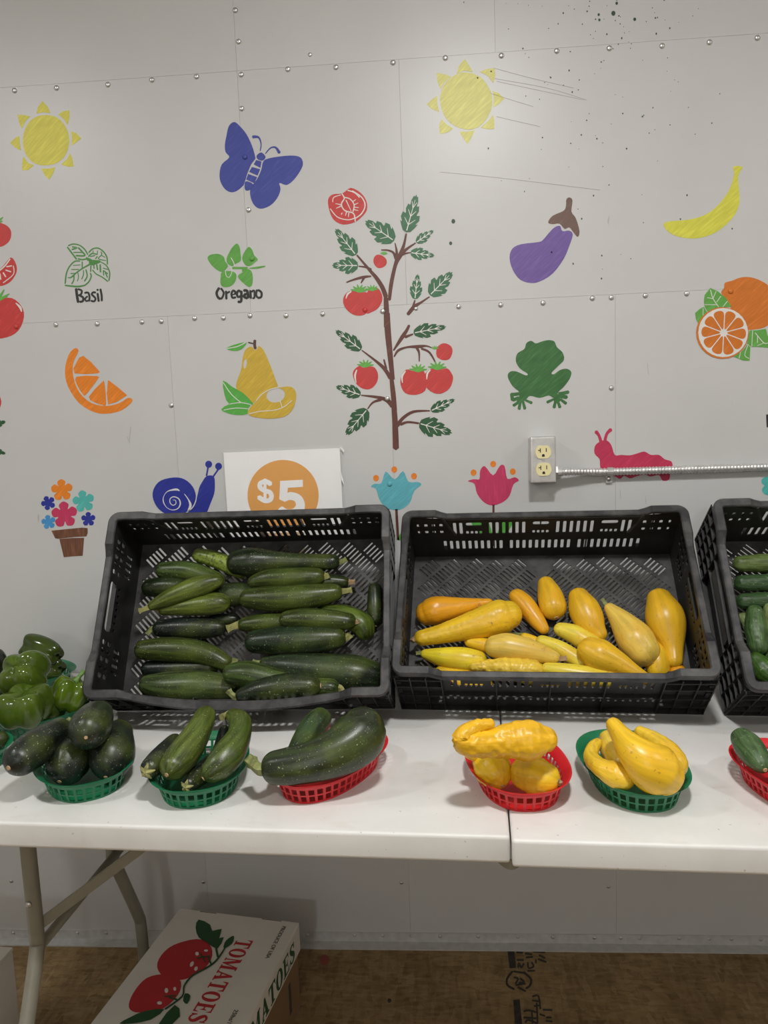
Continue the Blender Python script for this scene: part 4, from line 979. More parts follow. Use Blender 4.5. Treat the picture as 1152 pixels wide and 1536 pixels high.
def long_holes():
    H = []
    for s in (-1, 1):
        for i in range(4):
            for w0 in (0.098, 0.122):
                u = s*(0.214+0.0165*i); H.append(slot(u-0.0036, u+0.0036, w0, w0+0.012))
    tall = []
    def handle(u):
        H.append(slot(u-0.017, u+0.017, 0.124, 0.137))
        for i in range(4): q = u-0.0145+0.0097*i; H.append(slot(q-0.0029, q+0.0029, 0.094, 0.106))
    for u in (-0.143, 0.0, 0.143): handle(u)
    for c in (-0.0715, 0.0715):
        for i in range(6): tall.append(c+(i-2.5)*0.0142)
    for s in (-1, 1):
        for i in range(2): tall.append(s*(0.171+0.0135*i))
    for u in tall: H.append(slot(u-0.0034, u+0.0034, 0.094, 0.137))
    for g in (-1, 0, 1):
        for i in range(10):
            u = g*0.147+(i-4.5)*0.0138; H.append(slot(u-0.0034, u+0.0034, 0.036, 0.070))
    return H
def short_holes():
    H = [slot(-0.052, 0.052, 0.110, 0.138)]
    for s in (-1, 1):
        for i in range(5):
            for w0 in (0.098, 0.122):
                u = s*(0.074+0.0165*i); H.append(slot(u-0.0052, u+0.0052, w0, w0+0.014))
        for i in range(4):
            u = s*(0.082+0.0145*i); H.append(slot(u-0.0036, u+0.0036, 0.048, 0.080))
    for i in range(7):
        u = (i-3)*0.0145; H.append(slot(u-0.003, u+0.003, 0.088, 0.100))
    return H
def rimw(u, v):                   # height of the rim: raised corners, lower in between
    def st(d, a, b_): return max(0.0, min(1.0, (d-a)/(b_-a)))
    dl = CW/2-abs(u); dv = min(v+0.003, CL-0.003-v)
    on_long = dv < 0.02
    d = dl if on_long else dv
    return CH-0.013*st(d, 0.073, 0.090)
def crate(loc, tilt, yaw, label, bow=0.0):
    zx = Matrix.Rotation(yaw, 3, 'Z')
    ru = zx @ Vector((1, 0, 0)); fw = zx @ Vector((0, 1, 0)); z = Vector((0, 0, 1))
    rv = math.cos(tilt)*fw+math.sin(tilt)*z; rw = -math.sin(tilt)*fw+math.cos(tilt)*z
    R3 = Matrix((ru, rv, rw)).transposed()
    t = empty('produce_crate', loc); t.rotation_mode = 'QUATERNION'; t.rotation_quaternion = R3.to_quaternion()
    tag(t, label, 'crate', 'black plastic produce crates leaning on the table')
    def bw(p):
        if bow and p[1] < 0.06:
            kx = max(0.0, 1-(p[0]/0.215)**2); kv = max(0.0, 1-(p[1]+0.003)/0.06)
            return Vector((p[0], p[1]-bow*kx*(p[2]/CH)**1.3*kv, p[2]-0.004*kx*kv*(p[2]/CH)))
        return Vector(p)
    V0, V1 = -0.003, CL-0.003
    # slotted base, chevron slots mirrored about the middle
    bx0, bx1, by0, by1 = -CW/2+IN, CW/2-IN, V0+IN, V1-IN
    H = []; s2 = math.sqrt(0.5)
    for sgn in (-1, 1):
        for i in range(-14, 16):
            for j in range(-60, 62):
                a = i*0.0345; bb = j*0.0092
                q = []
                for da, db in ((-0.0138, -0.0021), (0.0138, -0.0021), (0.0138, 0.0021), (-0.0138, 0.0021)):
                    A = a+da; Bq = bb+db
                    x = (A+Bq)*s2; y = (-A+Bq)*s2
                    q.append((x, y+CL/2))
                if sgn > 0: q = [(-x, y) for x, y in q][::-1]
                if all((bx0+0.006 < x < -0.004 if sgn < 0 else 0.004 < x < bx1-0.006) and by0+0.006 < y < by1-0.006 for x, y in q): H.append(q)
    v, f = prism([[(bx0, by0), (bx1, by0), (bx1, by1), (bx0, by1)]], H, Vector((0, 0, 0.008)), Vector((1, 0, 0)), Vector((0, 1, 0)), Vector((0, 0, 1)), 0.0035)
    mesh_obj('slotted_base', v, f, M_CBASE, t)
    # walls: inner panel with slots
    top = CH-0.013-0.006
    X, Y, Z = Vector((1, 0, 0)), Vector((0, 1, 0)), Vector((0, 0, 1))
    def lattice(x0, x1, n): return [(x0+(x1-x0)*i/n) for i in range(n+1)]
    lo_ = [(bx0, 0.004)]+[(u, 0.004) for u in lattice(bx0, bx1, 24)[1:-1]]+[(bx1, 0.004), (bx1, top+0.010)]+[(u, top) for u in reversed(lattice(-0.2, 0.2, 20))]+[(bx0, top+0.010)]
    for vy, nz in ((by1, -Y), (by0, Y)):
        fn = lambda p, vy=vy: bw((p[0], vy, p[1]))
        if nz.y < 0: v, f = prism([lo_], long_holes(), None, None, None, -nz, 0.0028, lambda p, vy=vy: bw((p[0], vy, p[1])))
        else: v, f = prism([lo_], long_holes(), None, None, None, nz*-1, -0.0028, fn)
        mesh_obj('long_wall', v, f, M_CRATE, t)
    so = [(by0, 0.004), (by1, 0.004), (by1, top+0.010), (by1-0.08, top), (by0+0.08, top), (by0, top+0.010)]
    for ux, nx in ((bx0, 1), (bx1, -1)):
        sh = [[(p[0]+CL/2-0.003, p[1]) for p in h] for h in short_holes()]
        v, f = prism([so], sh, None, None, None, X*nx, 0.0028, lambda p, ux=ux: Vector((ux, p[0], p[1])))
        mesh_obj('short_wall', v, f, M_CRATE, t)
    # rim
    path = []
    rr = rrect(-CW/2, CW/2, V0, V1, 0.022, 6)
    for i, p in enumerate(rr):
        q = rr[(i+1) % len(rr)]; n_ = max(1, int(math.hypot(q[0]-p[0], q[1]-p[1])/0.012))
        for k_ in range(n_): path.append((p[0]+(q[0]-p[0])*k_/n_, p[1]+(q[1]-p[1])*k_/n_))
    vv = []; ff = []; n = len(path)
    cx, cy = 0, (V0+V1)/2
    for i, p in enumerate(path):
        a = path[i-1]; q = path[(i+1) % n]; dx, dy = q[0]-a[0], q[1]-a[1]; l = math.hypot(dx, dy); nx, ny = -dy/l, dx/l
        wz = rimw(*p); wdt = 0.0140+0.0035*(1-(CH-wz)/0.013)
        for off, h in ((0.0, wz-0.013), (-0.0005, wz-0.002), (0.002, wz), (wdt-0.002, wz), (wdt, wz-0.002), (wdt, wz-0.007), (0.003, wz-0.007), (0.0025, wz-0.013)):
            vv.append(bw((p[0]+nx*off, p[1]+ny*off, h)))
    m_ = 8
    for i in range(n):
        for k_ in range(m_):
            ff.append((i*m_+k_, i*m_+(k_+1) % m_, ((i+1) % n)*m_+(k_+1) % m_, ((i+1) % n)*m_+k_))
    mesh_obj('rim', vv, [q[::-1] for q in ff], M_RIM, t)
    # outside ribs
    th = 0.0022
    for vy0, vy1 in ((V0+0.001, by0), (by1, V1-0.001)):
        b = MB()
        vert = [s * q_ for q_ in (0.291, 0.262, 0.232, 0.203, 0.10) for s in (-1, 1)]+[0.0]
        for u in vert:
            if bow and vy0 < 0.1 and abs(u) < 0.2: b.box((u-th/2, vy0+0.003, 0.0), (u+th/2, vy1, CH*0.55))
            else: b.box((u-th/2, vy0, 0.0), (u+th/2, vy1, CH-0.022))
        for w0 in (0.0, 0.066):
            b.box((-CW/2+0.002, vy0, w0), (CW/2-0.002, vy1, w0+th))
        for w0 in (0.030, 0.105, 0.133):
            for s in (-1, 1):
                if w0 < 0.1 or not (bow and vy0 < 0.1): b.box((min(s*0.203, s*0.291), vy0, w0), (max(s*0.203, s*0.291), vy1, w0+th))
        b.build('long_side_ribs', M_CRATE, t)
    for ux0, ux1 in ((-CW/2+0.001, bx0), (bx1, CW/2-0.001)):
        b = MB()
        for vy in (0.004, 0.036, 0.068, 0.100, 0.279, 0.311, 0.343, 0.375):
            b.box((ux0, vy-th/2, 0.0), (ux1, vy+th/2, CH-0.022))
        for w0 in (0.0, 0.058): b.box((ux0, V0+0.004, w0), (ux1, V1-0.004, w0+th))
        for w0 in (0.028, 0.088, 0.118):
            b.box((ux0, V0+0.004, w0), (ux1, 0.100, w0+th)); b.box((ux0, 0.279, w0), (ux1, V1-0.004, w0+th))
        b.box((ux0, 0.100, 0.104), (ux1, 0.279, 0.104+th))
        b.build('short_side_ribs', M_CRATE, t)
    # diagonal stays under the steps of the rim, inside faces
    for vy in (by1-0.0025, by0+0.0025):
        if bow and vy < 0.1: continue
        for s in (-1, 1):
            b = MB(); b.bar((s*0.209, vy, CH-0.013), (s*0.184, vy, 0.092), 0.005, 0.0035, Y); b.build('diagonal_stay', M_RIM, t)
    b = MB(); b.box((-CW/2+0.0035, 0.115, 0.066), (-CW/2+0.006, 0.264, 0.096)); b.build('label_plate', M_LABELP, t)
    return dict(o=Vector(loc), u=ru, v=rv, w=rw, obj=t)
CR1 = crate((-0.3915, -0.2751, TZ+0.003), math.radians(60.4), math.radians(-0.6), 'black slatted crate heaped with green zucchini, its front edge bowed', 0.026)
CR2 = crate((0.2073, -0.3032, TZ+0.0025), math.radians(45.5), math.radians(-4.5), 'black slatted crate holding yellow squash, half of its base bare')
CR3 = crate((0.8287, -0.3526, TZ+0.003), math.radians(53.5), math.radians(-4.1), 'black slatted crate of cucumbers with ribbed side showing')
# timber blocks the two steep crates lean on, behind them against the wall
M_PINE = plain('pine_timber', (0.42, 0.30, 0.17), 0.6, var=0.15, scale=20)
def prop(cr_, u, label):
    back = cr_['o']+cr_['v']*0.36
    c = cr_['o']+cr_['u']*u
    x = c.x
    b = MB(); y1 = -0.004; y0 = y1-0.038
    tt = ((y0-cr_['o'].y-cr_['u'].y*u)/cr_['v'].y)
    zt = cr_['o'].z+cr_['v'].z*min(tt, 0.379)
    yb = cr_['o'].y+cr_['u'].y*u+cr_['v'].y*0.379
    b.box((x-0.045, max(y0, yb-0.02) if yb > y0 else yb+0.004, TZ), (x+0.045, y1, cr_['o'].z+cr_['v'].z*0.379 if yb < y0 else zt))
    o = bevel(b.build('timber_block', M_PINE), 0.002); tag(o, label, 'block', 'timber blocks behind the crates')
prop(CR1, 0.03, 'upright timber block behind the zucchini crate')
prop(CR3, 0.05, 'upright timber block behind the cucumber crate')

# ================================================================== BASKETS
M_BGRN = plastic_mat('green_basket_plastic', srgb(14, 112, 72), 0.06, 0.38)
M_BRED = plastic_mat('red_basket_plastic', srgb(204, 28, 38), 0.04, 0.38)
def oval(a, b_, t, e=2.3):
    c, s = math.cos(t), math.sin(t)
    return (a*math.copysign(abs(c)**(2/e), c), b_*math.copysign(abs(s)**(2/e), s))
BH = 0.038
def basket(x, y, ang_, m, label, A=0.119, Bm=0.080):
    t = empty('oval_basket', (x, y, TZ), (0, 0, ang_))
    tag(t, label, 'basket', 'oval plastic baskets on the table')
    NC = 40
    # side wall: two rows of square openings
    zs = [0.0, 0.0035, 0.0130, 0.0158, 0.0253, 0.029]
    def rad(z): k_ = z/BH; return A-0.021+0.012*k_, Bm-0.020+0.011*k_
    angs = []
    # equal spacing along the oval
    raw = [oval(A-0.012, Bm-0.012, 2*math.pi*i/720) for i in range(721)]
    acc_ = [0]
    for i in range(720): acc_.append(acc_[-1]+math.hypot(raw[i+1][0]-raw[i][0], raw[i+1][1]-raw[i][1]))
    for i in range(NC):
        for fr_ in (0.0, 0.33):
            s_ = (i+fr_)/NC*acc_[-1]
            j = next(q for q in range(720) if acc_[q+1] > s_); angs.append(2*math.pi*(j+(s_-acc_[j])/(acc_[j+1]-acc_[j]))/720)
    def shell(zs_, radf, hole, thick, name, extra=None):
        v = []; f = []; n = len(angs)
        for side in (0, thick):
            for z in zs_:
                a, b2 = radf(z)
                for t_ in angs: p = oval(a-side, b2-side, t_); v.append((p[0], p[1], z))
        nz = len(zs_); off = nz*n
        keep = {(i, j) for i in range(nz-1) for j in range(n) if not hole(i, j)}
        idx = lambda i, j: i*n+(j % n)
        for i, j in keep:
            f.append((idx(i, j), idx(i, j+1), idx(i+1, j+1), idx(i+1, j)))
            f.append((off+idx(i+1, j), off+idx(i+1, j+1), off+idx(i, j+1), off+idx(i, j)))
            for (i2, j2), e in (((i-1, j), (idx(i, j), idx(i, j+1))), ((i+1, j), (idx(i+1, j+1), idx(i+1, j))), ((i, (j-1) % n), (idx(i+1, j), idx(i, j))), ((i, (j+1) % n), (idx(i, j+1), idx(i+1, j+1)))):
                if (i2, j2) not in keep: f.append((e[1], e[0], off+e[0], off+e[1]))
        return mesh_obj(name, v, f, m, t)
    shell(zs, rad, lambda i, j: i in (1, 3) and j % 2 == 1, 0.0018, 'basket_wall')
    def rimf(z):
        a, b2 = rad(0.027); k_ = (z-0.027)/(BH-0.027); g = 0.012*k_**1.6
        return a+g, b2+g
    rm = shell([0.027, 0.030, 0.033, 0.0355, 0.0372, BH], rimf, lambda i, j: False, 0.0026, 'basket_rim'); autosmooth(rm, 50)
    a, b2 = rad(0)
    out = [oval(a, b2, 2*math.pi*i/48) for i in range(48)]
    hs = []
    for i in range(-6, 7):
        for j in range(-4, 5):
            x_, y_ = i*0.0135, j*0.0125
            if (abs(x_)/(a-0.012))**2.3+(abs(y_)/(b2-0.012))**2.3 < 1: hs.append([(x_-0.0042, y_-0.004), (x_+0.0042, y_-0.004), (x_+0.0042, y_+0.004), (x_-0.0042, y_+0.004)])
    v, f = prism([out], [], Vector((0, 0, 0.0022)), Vector((1, 0, 0)), Vector((0, 1, 0)), Vector((0, 0, 1)), 0.0022)
    mesh_obj('basket_base', v, f, m, t)
    return t
D2 = math.radians
basket(-0.615, -0.567, D2(-59), M_BGRN, 'green oval basket holding four blunt dark zucchini', 0.120, 0.082)
basket(-0.4075, -0.584, D2(-78), M_BGRN, 'green oval basket holding two bright and three dark zucchini', 0.117, 0.082)
basket(-0.189, -0.5705, D2(60.6), M_BRED, 'red oval basket under one very large dark zucchini', 0.122, 0.076)
basket(0.1145, -0.593, D2(-82.7), M_BRED, 'red oval basket holding warty yellow squash', 0.119, 0.081)
basket(0.295, -0.596, D2(94.5), M_BGRN, 'green oval basket holding smooth crookneck yellow squash', 0.119, 0.080)
basket(0.535, -0.638, D2(104.5), M_BRED, 'red oval basket with a pale green zucchini at its edge')
basket(-0.797, -0.331, D2(55), M_BGRN, 'green oval basket heaped with blocky bell peppers')
basket(-0.966, -0.094, D2(-28), M_BGRN, 'green oval basket of long peppers beside the wall')
pl = onz(18, 1107, TZ+BH)
basket(pl.x-0.098, pl.y-0.062, D2(32), M_BGRN, 'green oval basket of small cucumbers beside the pepper basket')

# ================================================================== VEGETABLES
M_ZUC = veg_mat('zucchini_skin', 0.36, 360, (0.46, 0.50, 0.26), 2.4, patch=(16, (0.13, 0.17, 0.02), 0.32), lo=0.40, hi=1.6, bumps=0.12)
M_ZUCM = veg_mat('mottled_zucchini_skin', 0.36, 230, (0.42, 0.48, 0.22), 2.2, mottle=((0.03, 0.07, 0.015), 0.8))
M_CUC = veg_mat('cucumber_skin', 0.4, 190, (0.32, 0.40, 0.20), 3.2, bumps=0.6)
M_SQ = veg_mat('yellow_squash_skin', 0.34, 170, (0.46, 0.24, 0.03), 1.6, blotch=(34, (0.32, 0.18, 0.06), 0.645), lo=0.84, hi=1.12, bumps=0.15, patch=(14, (0.78, 0.38, 0.02), 0.35))
M_WART = veg_mat('warty_squash_skin', 0.36, 0, (0, 0, 0), 1.4, blotch=(16, (0.36, 0.27, 0.14), 0.70), lo=0.85, hi=1.12, bumps=0.4)
M_PEP = veg_mat('pepper_skin', 0.13, 0, (0, 0, 0), 1.2, lo=0.8, hi=1.2, patch=(12, (0.11, 0.17, 0.015), 0.3))
M_STEM = plain('dry_green_stem', (0.21, 0.23, 0.08), 0.6, var=0.5, scale=120)
M_STEMY = plain('yellowish_stem', (0.29, 0.28, 0.10), 0.6, var=0.45, scale=120)
M_STEMB = plain('brown_dry_stem', (0.33, 0.22, 0.12), 0.7, var=0.35, scale=120)
M_STEMP = plain('fresh_green_stem', (0.14, 0.26, 0.06), 0.5, var=0.2, scale=90)
M_SCAR = plain('tan_scar', (0.46, 0.31, 0.17), 0.7, var=0.3, scale=150)

def frames(P, ref):
    out = []
    for i, p in enumerate(P):
        d = (P[min(i+1, len(P)-1)]-P[max(i-1, 0)]).normalized()
        sx = (ref-d*ref.dot(d)).normalized() if abs(ref.dot(d)) < 0.97 else d.orthogonal().normalized()
        out.append((d, sx, d.cross(sx)))
    return out
def sweep(P, Rr, ref, seg, lobes=0, amp=0.0, wart=0.0, cap=(0.75, 0.75), seed=0):
    """closed body along P with radii Rr and rounded ends; UV: around, along"""
    d0 = (P[1]-P[0]).normalized(); d1 = (P[-1]-P[-2]).normalized()
    A = [(P[0]-d0*Rr[0]*cap[0]*math.sin(a), Rr[0]*math.cos(a)) for a in [math.pi/2*q for q in (0.97, 0.86, 0.72, 0.55, 0.36, 0.18)]]
    Z = [(P[-1]+d1*Rr[-1]*cap[1]*math.sin(a), Rr[-1]*math.cos(a)) for a in [math.pi/2*q for q in (0.18, 0.36, 0.55, 0.72, 0.86, 0.97)]]
    al = A+list(zip(P, Rr))+Z
    pts = [a[0] for a in al]; rad = [a[1] for a in al]
    # even out the profile so that rounded ends run smoothly into the body
    acc_ = [0.0]
    for i in range(1, len(pts)): acc_.append(acc_[-1]+math.hypot((pts[i]-pts[i-1]).length, rad[i]-rad[i-1]))
    m_ = max(26, int(acc_[-1]/(0.0022 if wart else 0.0036))); np_, nr_ = [], []; j = 0
    for i in range(m_+1):
        s_ = acc_[-1]*i/m_
        while j < len(acc_)-2 and acc_[j+1] < s_: j += 1
        t_ = (s_-acc_[j])/max(1e-9, acc_[j+1]-acc_[j])
        np_.append(pts[j].lerp(pts[j+1], t_)); nr_.append(rad[j]+(rad[j+1]-rad[j])*t_)
    win = max(2, int(0.0075/(acc_[-1]/m_)))
    for _ in range(win):
        np_ = [np_[0]]+[(np_[i-1]+np_[i]*2+np_[i+1])/4 for i in range(1, m_)]+[np_[-1]]
        nr_ = [nr_[0]]+[(nr_[i-1]+nr_[i]*2+nr_[i+1])/4 for i in range(1, m_)]+[nr_[-1]]
    pts, rad = np_, nr_
    fr = frames(pts, ref)
    n = len(pts); v = []; uv = []; f = []
    for i in range(n):
        d, sx, sy = fr[i]
        t = i/(n-1)
        ew = 0.35+0.65*abs(2*t-1)
        for k_ in range(seg+1):
            th = 2*math.pi*k_/seg+math.pi
            r_ = rad[i]*(1+amp*ew*math.cos(lobes*th))
            p = pts[i]+(sx*math.cos(th)+sy*math.sin(th))*r_
            if wart:
                nn = noise.noise(p*120+Vector((seed*7, 0, 0)))+0.6*noise.noise(p*230+Vector((0, seed*3, 0)))
                p += (sx*math.cos(th)+sy*math.sin(th))*wart*max(-0.4, nn)*min(1, rad[i]/0.012)
            v.append(p); uv.append((k_/seg, t))
    w1 = seg+1
    for i in range(n-1):
        for k_ in range(seg): f.append((i*w1+k_, i*w1+k_+1, (i+1)*w1+k_+1, (i+1)*w1+k_))
    v.append(pts[0]-d0*0.0); uv.append((0.5, 0)); v.append(pts[-1]+d1*0.0); uv.append((0.5, 1))
    for k_ in range(seg): f.append((k_+1, k_, len(v)-2)); f.append(((n-1)*w1+k_, (n-1)*w1+k_+1, len(v)-1))
    # weld the UV seam in the mesh normals by merging positions later
    return v, f, uv, pts, rad
def place(spec, crt):
    """photo pixel, pixel radius and height above the crate base or table -> centre and radius in metres"""
    P = []; R_ = []
    for s in spec:
        px, py, rp, h = s
        if crt is None: p = onz(px, py, TZ+h-0.005); rp *= 1.06
        else: p = onplane(px, py, crt['o']+crt['w']*(0.008+h), crt['w'])
        r_ = rp*pxm(p)
        if crt is not None:              # keep inside the crate walls and on its base
            q = p-crt['o']; u, v, w_ = q.dot(crt['u']), q.dot(crt['v']), q.dot(crt['w'])
            lim = CW/2-IN-r_-0.0015; u2 = max(-lim, min(lim, u)); w2 = max(w_, 0.0095+r_)
            vmin = IN-0.003+r_+0.002-(0.026*max(0, 1-(u/0.215)**2)*(min(w_, CH)/CH)**1.3 if crt is CR1 else 0)
            v2 = max(v, vmin)
            p = crt['o']+crt['u']*u2+crt['v']*v2+crt['w']*w2
        P.append(p); R_.append(r_)
    return P, R_
COUNT = [0]
def veg(name, cat, label, group, spec, crt, col, m, stem=None, stem_m=None, scar=None, star=False, lobes=5, amp=0.025, wart=0.0, seg=28, cap=(0.9, 0.9), h=None):
    COUNT[0] += 1
    if h is not None: spec = [(*s[:3], h) if len(s) == 3 else s for s in spec]
    P, R_ = place(spec, crt)
    q = [(*p, r_) for p, r_ in zip(P, R_)]
    q = smooth_loop(q, 9 if not wart else 16, False) if len(q) > 2 else [tuple(q[0][j]+(q[1][j]-q[0][j])*t/14 for j in range(4)) for t in range(15)]
    PP = [Vector(a[:3]) for a in q]; RR = [max(0.002, a[3]) for a in q]
    ref = crt['w'] if crt else Vector((0, 0, 1))
    v, f, uv, pts, rad = sweep(PP, RR, ref, seg if not wart else 48, lobes, amp, wart, cap, COUNT[0])
    c = sum(PP, Vector())/len(PP)
    t = mesh_obj(name, [p-c for p in v], f, m, None, True, uv, center=False)
    bm = bmesh.new(); bm.from_mesh(t.data); bmesh.ops.remove_doubles(bm, verts=bm.verts, dist=1e-6); bmesh.ops.recalc_face_normals(bm, faces=bm.faces); bm.to_mesh(t.data); bm.free()
    t.location = c
    t.color = (*col, 1)
    tag(t, label, cat, group)
    d0 = (PP[0]-PP[1]).normalized(); d1 = (PP[-1]-PP[-2]).normalized()
    tip0 = PP[0]+d0*RR[0]*cap[0]; tip1 = PP[-1]+d1*RR[-1]*cap[1]
    def make_stem(tip, d, toward, rp, mm):
        k_ = pxm(tip); r_ = rp*k_*0.88
        if toward:
            e = onplane(toward[0], toward[1], tip, ref); 
        else: e = tip+d*r_*2.6
        mid_ = tip.lerp(e, 0.5)+d*r_*0.25
        path = [Vector(a) for a in smooth_loop([tuple(tip-d*r_*0.5), tuple(tip+d*r_*0.1), tuple(mid_), tuple(e)], 4, False)]
        nn = len(path); sv = []; sf = []
        fr = frames(path, ref)
        for i, p in enumerate(path):
            tt = i/(nn-1); rr = r_*(1.25-0.5*tt if tt < 0.7 else 0.9+0.35*(tt-0.7)/0.3)
            for k2 in range(15):
                th = 2*math.pi*k2/15
                sv.append(p+(fr[i][1]*math.cos(th)+fr[i][2]*math.sin(th))*rr*(1+0.16*math.cos(5*th)))
        for i in range(nn-1):
            for k2 in range(15): sf.append((i*15+k2, i*15+(k2+1) % 15, (i+1)*15+(k2+1) % 15, (i+1)*15+k2))
        sf.append(tuple(range(15))[::-1]); sf.append(tuple((nn-1)*15+k2 for k2 in range(15)))
        s = mesh_obj('stem', [p-c for p in sv], sf, mm, t)
        autosmooth(s, 60)
    if stem:
        which, toward, rp = stem
        make_stem(tip0 if which == 0 else tip1, d0 if which == 0 else d1, toward, rp, stem_m or M_STEM)
    if scar:
        which, rp = scar
        tip, d = (tip0, d0) if which == 0 else (tip1, d1)
        r_ = rp*pxm(tip); b = MB(); b.tube([tip-d*r_*0.9-c, tip+d*r_*0.12-c], [r_*1.1, r_*0.8], 10)
        b.build('blossom_scar', M_SCAR, t)
    if star:
        which, rp = star
        tip, d = (tip0, d0) if which == 0 else (tip1, d1)
        r_ = rp*pxm(tip); sx = d.orthogonal().normalized(); sy = d.cross(sx); b = MB()
        for i in range(5):
            a = 2*math.pi*i/5; e = sx*math.cos(a)+sy*math.sin(a)
            b.tube([tip-c-d*r_*0.1, tip-c+e*r_*0.55-d*r_*0.12, tip-c+e*r_-d*r_*0.38], [r_*0.34, r_*0.26, r_*0.06], 6)
        b.build('stem_star', M_STEMY, t)
    return t

DK = (0.010, 0.020, 0.010); DG = (0.014, 0.024, 0.008); MG = (0.036, 0.054, 0.008); LG = (0.078, 0.104, 0.014); YG = (0.19, 0.25, 0.035); BK = (0.007, 0.011, 0.009); GG = (0.022, 0.036, 0.016)
G1 = 'zucchini in the bowed crate'
def z1(label, spec, col, m=M_ZUC, **kw):
    spec = [(s[0], s[1], s[2]*1.07, *s[3:]) for s in spec]
    return veg('zucchini', 'zucchini', label, G1, spec, CR1, col, m, **kw)
# lower layers first (h = height of the centre over the crate base, metres)
z1('mottled yellowish green zucchini lying under the bulbous one', [(298, 833, 10), (325, 840, 12), (362, 856, 12)], YG, M_ZUCM, h=0.022)
z1('bulbous dark green zucchini, uppermost in the crate', [(357, 844, 18), (378, 843, 21), (412, 842, 15), (455, 843, 12), (500, 843, 11)], DG, h=0.036, stem=(1, (520, 839), 4), stem_m=M_STEM)
z1('dull green zucchini pointing at the crate corner under a paler one', [(245, 856, 12), (285, 857, 14), (325, 872, 13)], (0.042, 0.070, 0.014), h=0.030)
z1('dark green zucchini tucked lowest against the left crate wall', [(225, 882, 13), (255, 880, 14), (290, 884, 13)], DG, h=0.022)
z1('large dark zucchini mostly hidden in the middle of the heap', [(315, 903, 12), (345, 893, 17), (385, 893, 15)], DG, h=0.024)
z1('light green zucchini slanting to a long pale stem', [(228, 909, 7), (262, 893, 13), (300, 879, 15), (325, 872, 10)], LG, h=0.068, stem=(0, (209, 917), 4), stem_m=M_STEMY)
z1('light green zucchini with a brown dried stem', [(245, 915, 8), (280, 910, 13), (315, 906, 16), (332, 905, 14)], LG, h=0.050, stem=(0, (226, 909), 2.6), stem_m=M_STEMB)
z1('green zucchini with a yellow stem, second below the bulbous one', [(380, 873, 9), (405, 868, 14), (450, 866, 14), (477, 865, 12)], MG, h=0.044, stem=(1, (494, 863), 5), stem_m=M_STEMY)
z1('small dark zucchini peeking out with a pinkish dry stem', [(450, 873, 10), (490, 872, 11), (517, 873, 8)], DG, h=0.024, stem=(1, (533, 873), 4), stem_m=M_STEMB)
z1('glossy green zucchini with a forked yellow stem', [(372, 898, 14), (410, 898, 18), (460, 895, 18), (503, 889, 12)], MG, h=0.046, stem=(1, (528, 885), 4.5), stem_m=M_STEMY)
z1('near black zucchini resting under the two light green ones', [(240, 943, 12), (270, 942, 15), (310, 942, 15), (328, 942, 12)], BK, h=0.030, stem=(0, (221, 952), 4))
z1('short black zucchini end showing between others', [(318, 930, 8), (342, 929, 8), (352, 928, 6)], BK, h=0.020)
z1('ribbed green zucchini with a thick yellowish stem', [(366, 937, 10), (395, 934, 13), (430, 933, 13)], MG, h=0.030, stem=(0, (341, 944), 5.5), stem_m=M_STEMY)
z1('yellow green zucchini curving down behind a speckled one', [(490, 918, 11), (520, 924, 15), (543, 937, 17), (548, 947, 14)], (0.072, 0.110, 0.014), h=0.026)
z1('speckled green zucchini lying across the yellow green one', [(430, 929, 12), (460, 928, 15), (500, 930, 14), (523, 932, 12)], MG, h=0.052, stem=(1, (538, 932), 3.6), stem_m=M_STEMB)
z1('thick black green zucchini with a pale yellow stem', [(382, 963, 16), (420, 961, 20), (470, 959, 20), (505, 957, 16)], (0.010, 0.022, 0.009), h=0.044, stem=(1, (526, 952), 5.5), stem_m=M_STEMY)
z1('long bent green zucchini with a ridged stem end', [(215, 975, 14), (255, 974, 17), (295, 977, 16), (322, 986, 14), (338, 994, 11)], MG, h=0.046, stem=(1, (354, 988), 4.5), stem_m=M_STEM)
z1('black zucchini with a tan scar on its side', [(222, 1003, 11), (260, 1003, 13), (315, 1001, 13)], BK, h=0.026)
z1('broad grey green zucchini with a pale stripe at the front', [(222, 1027, 14), (248, 1030, 20), (300, 1031, 22), (345, 1032, 17)], (0.046, 0.070, 0.020), h=0.036)
z1('largest dull dark zucchini with white specks at the front right', [(398, 996, 10), (430, 1000, 19), (480, 1006, 24), (530, 1011, 26), (556, 1014, 22)], GG, h=0.036, stem=(0, (379, 993), 4), stem_m=M_STEM)
z1('green zucchini narrowing to a cut ridged end at the front', [(348, 1011, 15), (372, 1012, 19), (410, 1019, 16), (455, 1029, 13), (497, 1034, 13)], (0.040, 0.066, 0.014), h=0.084, stem=(1, (516, 1042), 5), stem_m=M_STEMY)
z1('dark zucchini lying frontmost on the bowed edge', [(362, 1046, 10), (390, 1044, 16), (430, 1041, 19), (465, 1037, 17)], (0.011, 0.020, 0.008), h=0.104, stem=(0, (343, 1036), 4.5), stem_m=M_STEM, scar=(1, 5))
z1('small dark zucchini standing alone by the right crate wall', [(562, 882, 9), (563, 905, 11), (563, 930, 10)], DG, h=0.016, scar=(1, 3.5))
z1('dark zucchini almost buried in the front right corner', [(480, 1038, 12), (530, 1040, 13), (566, 1040, 11)], DG, h=0.020)

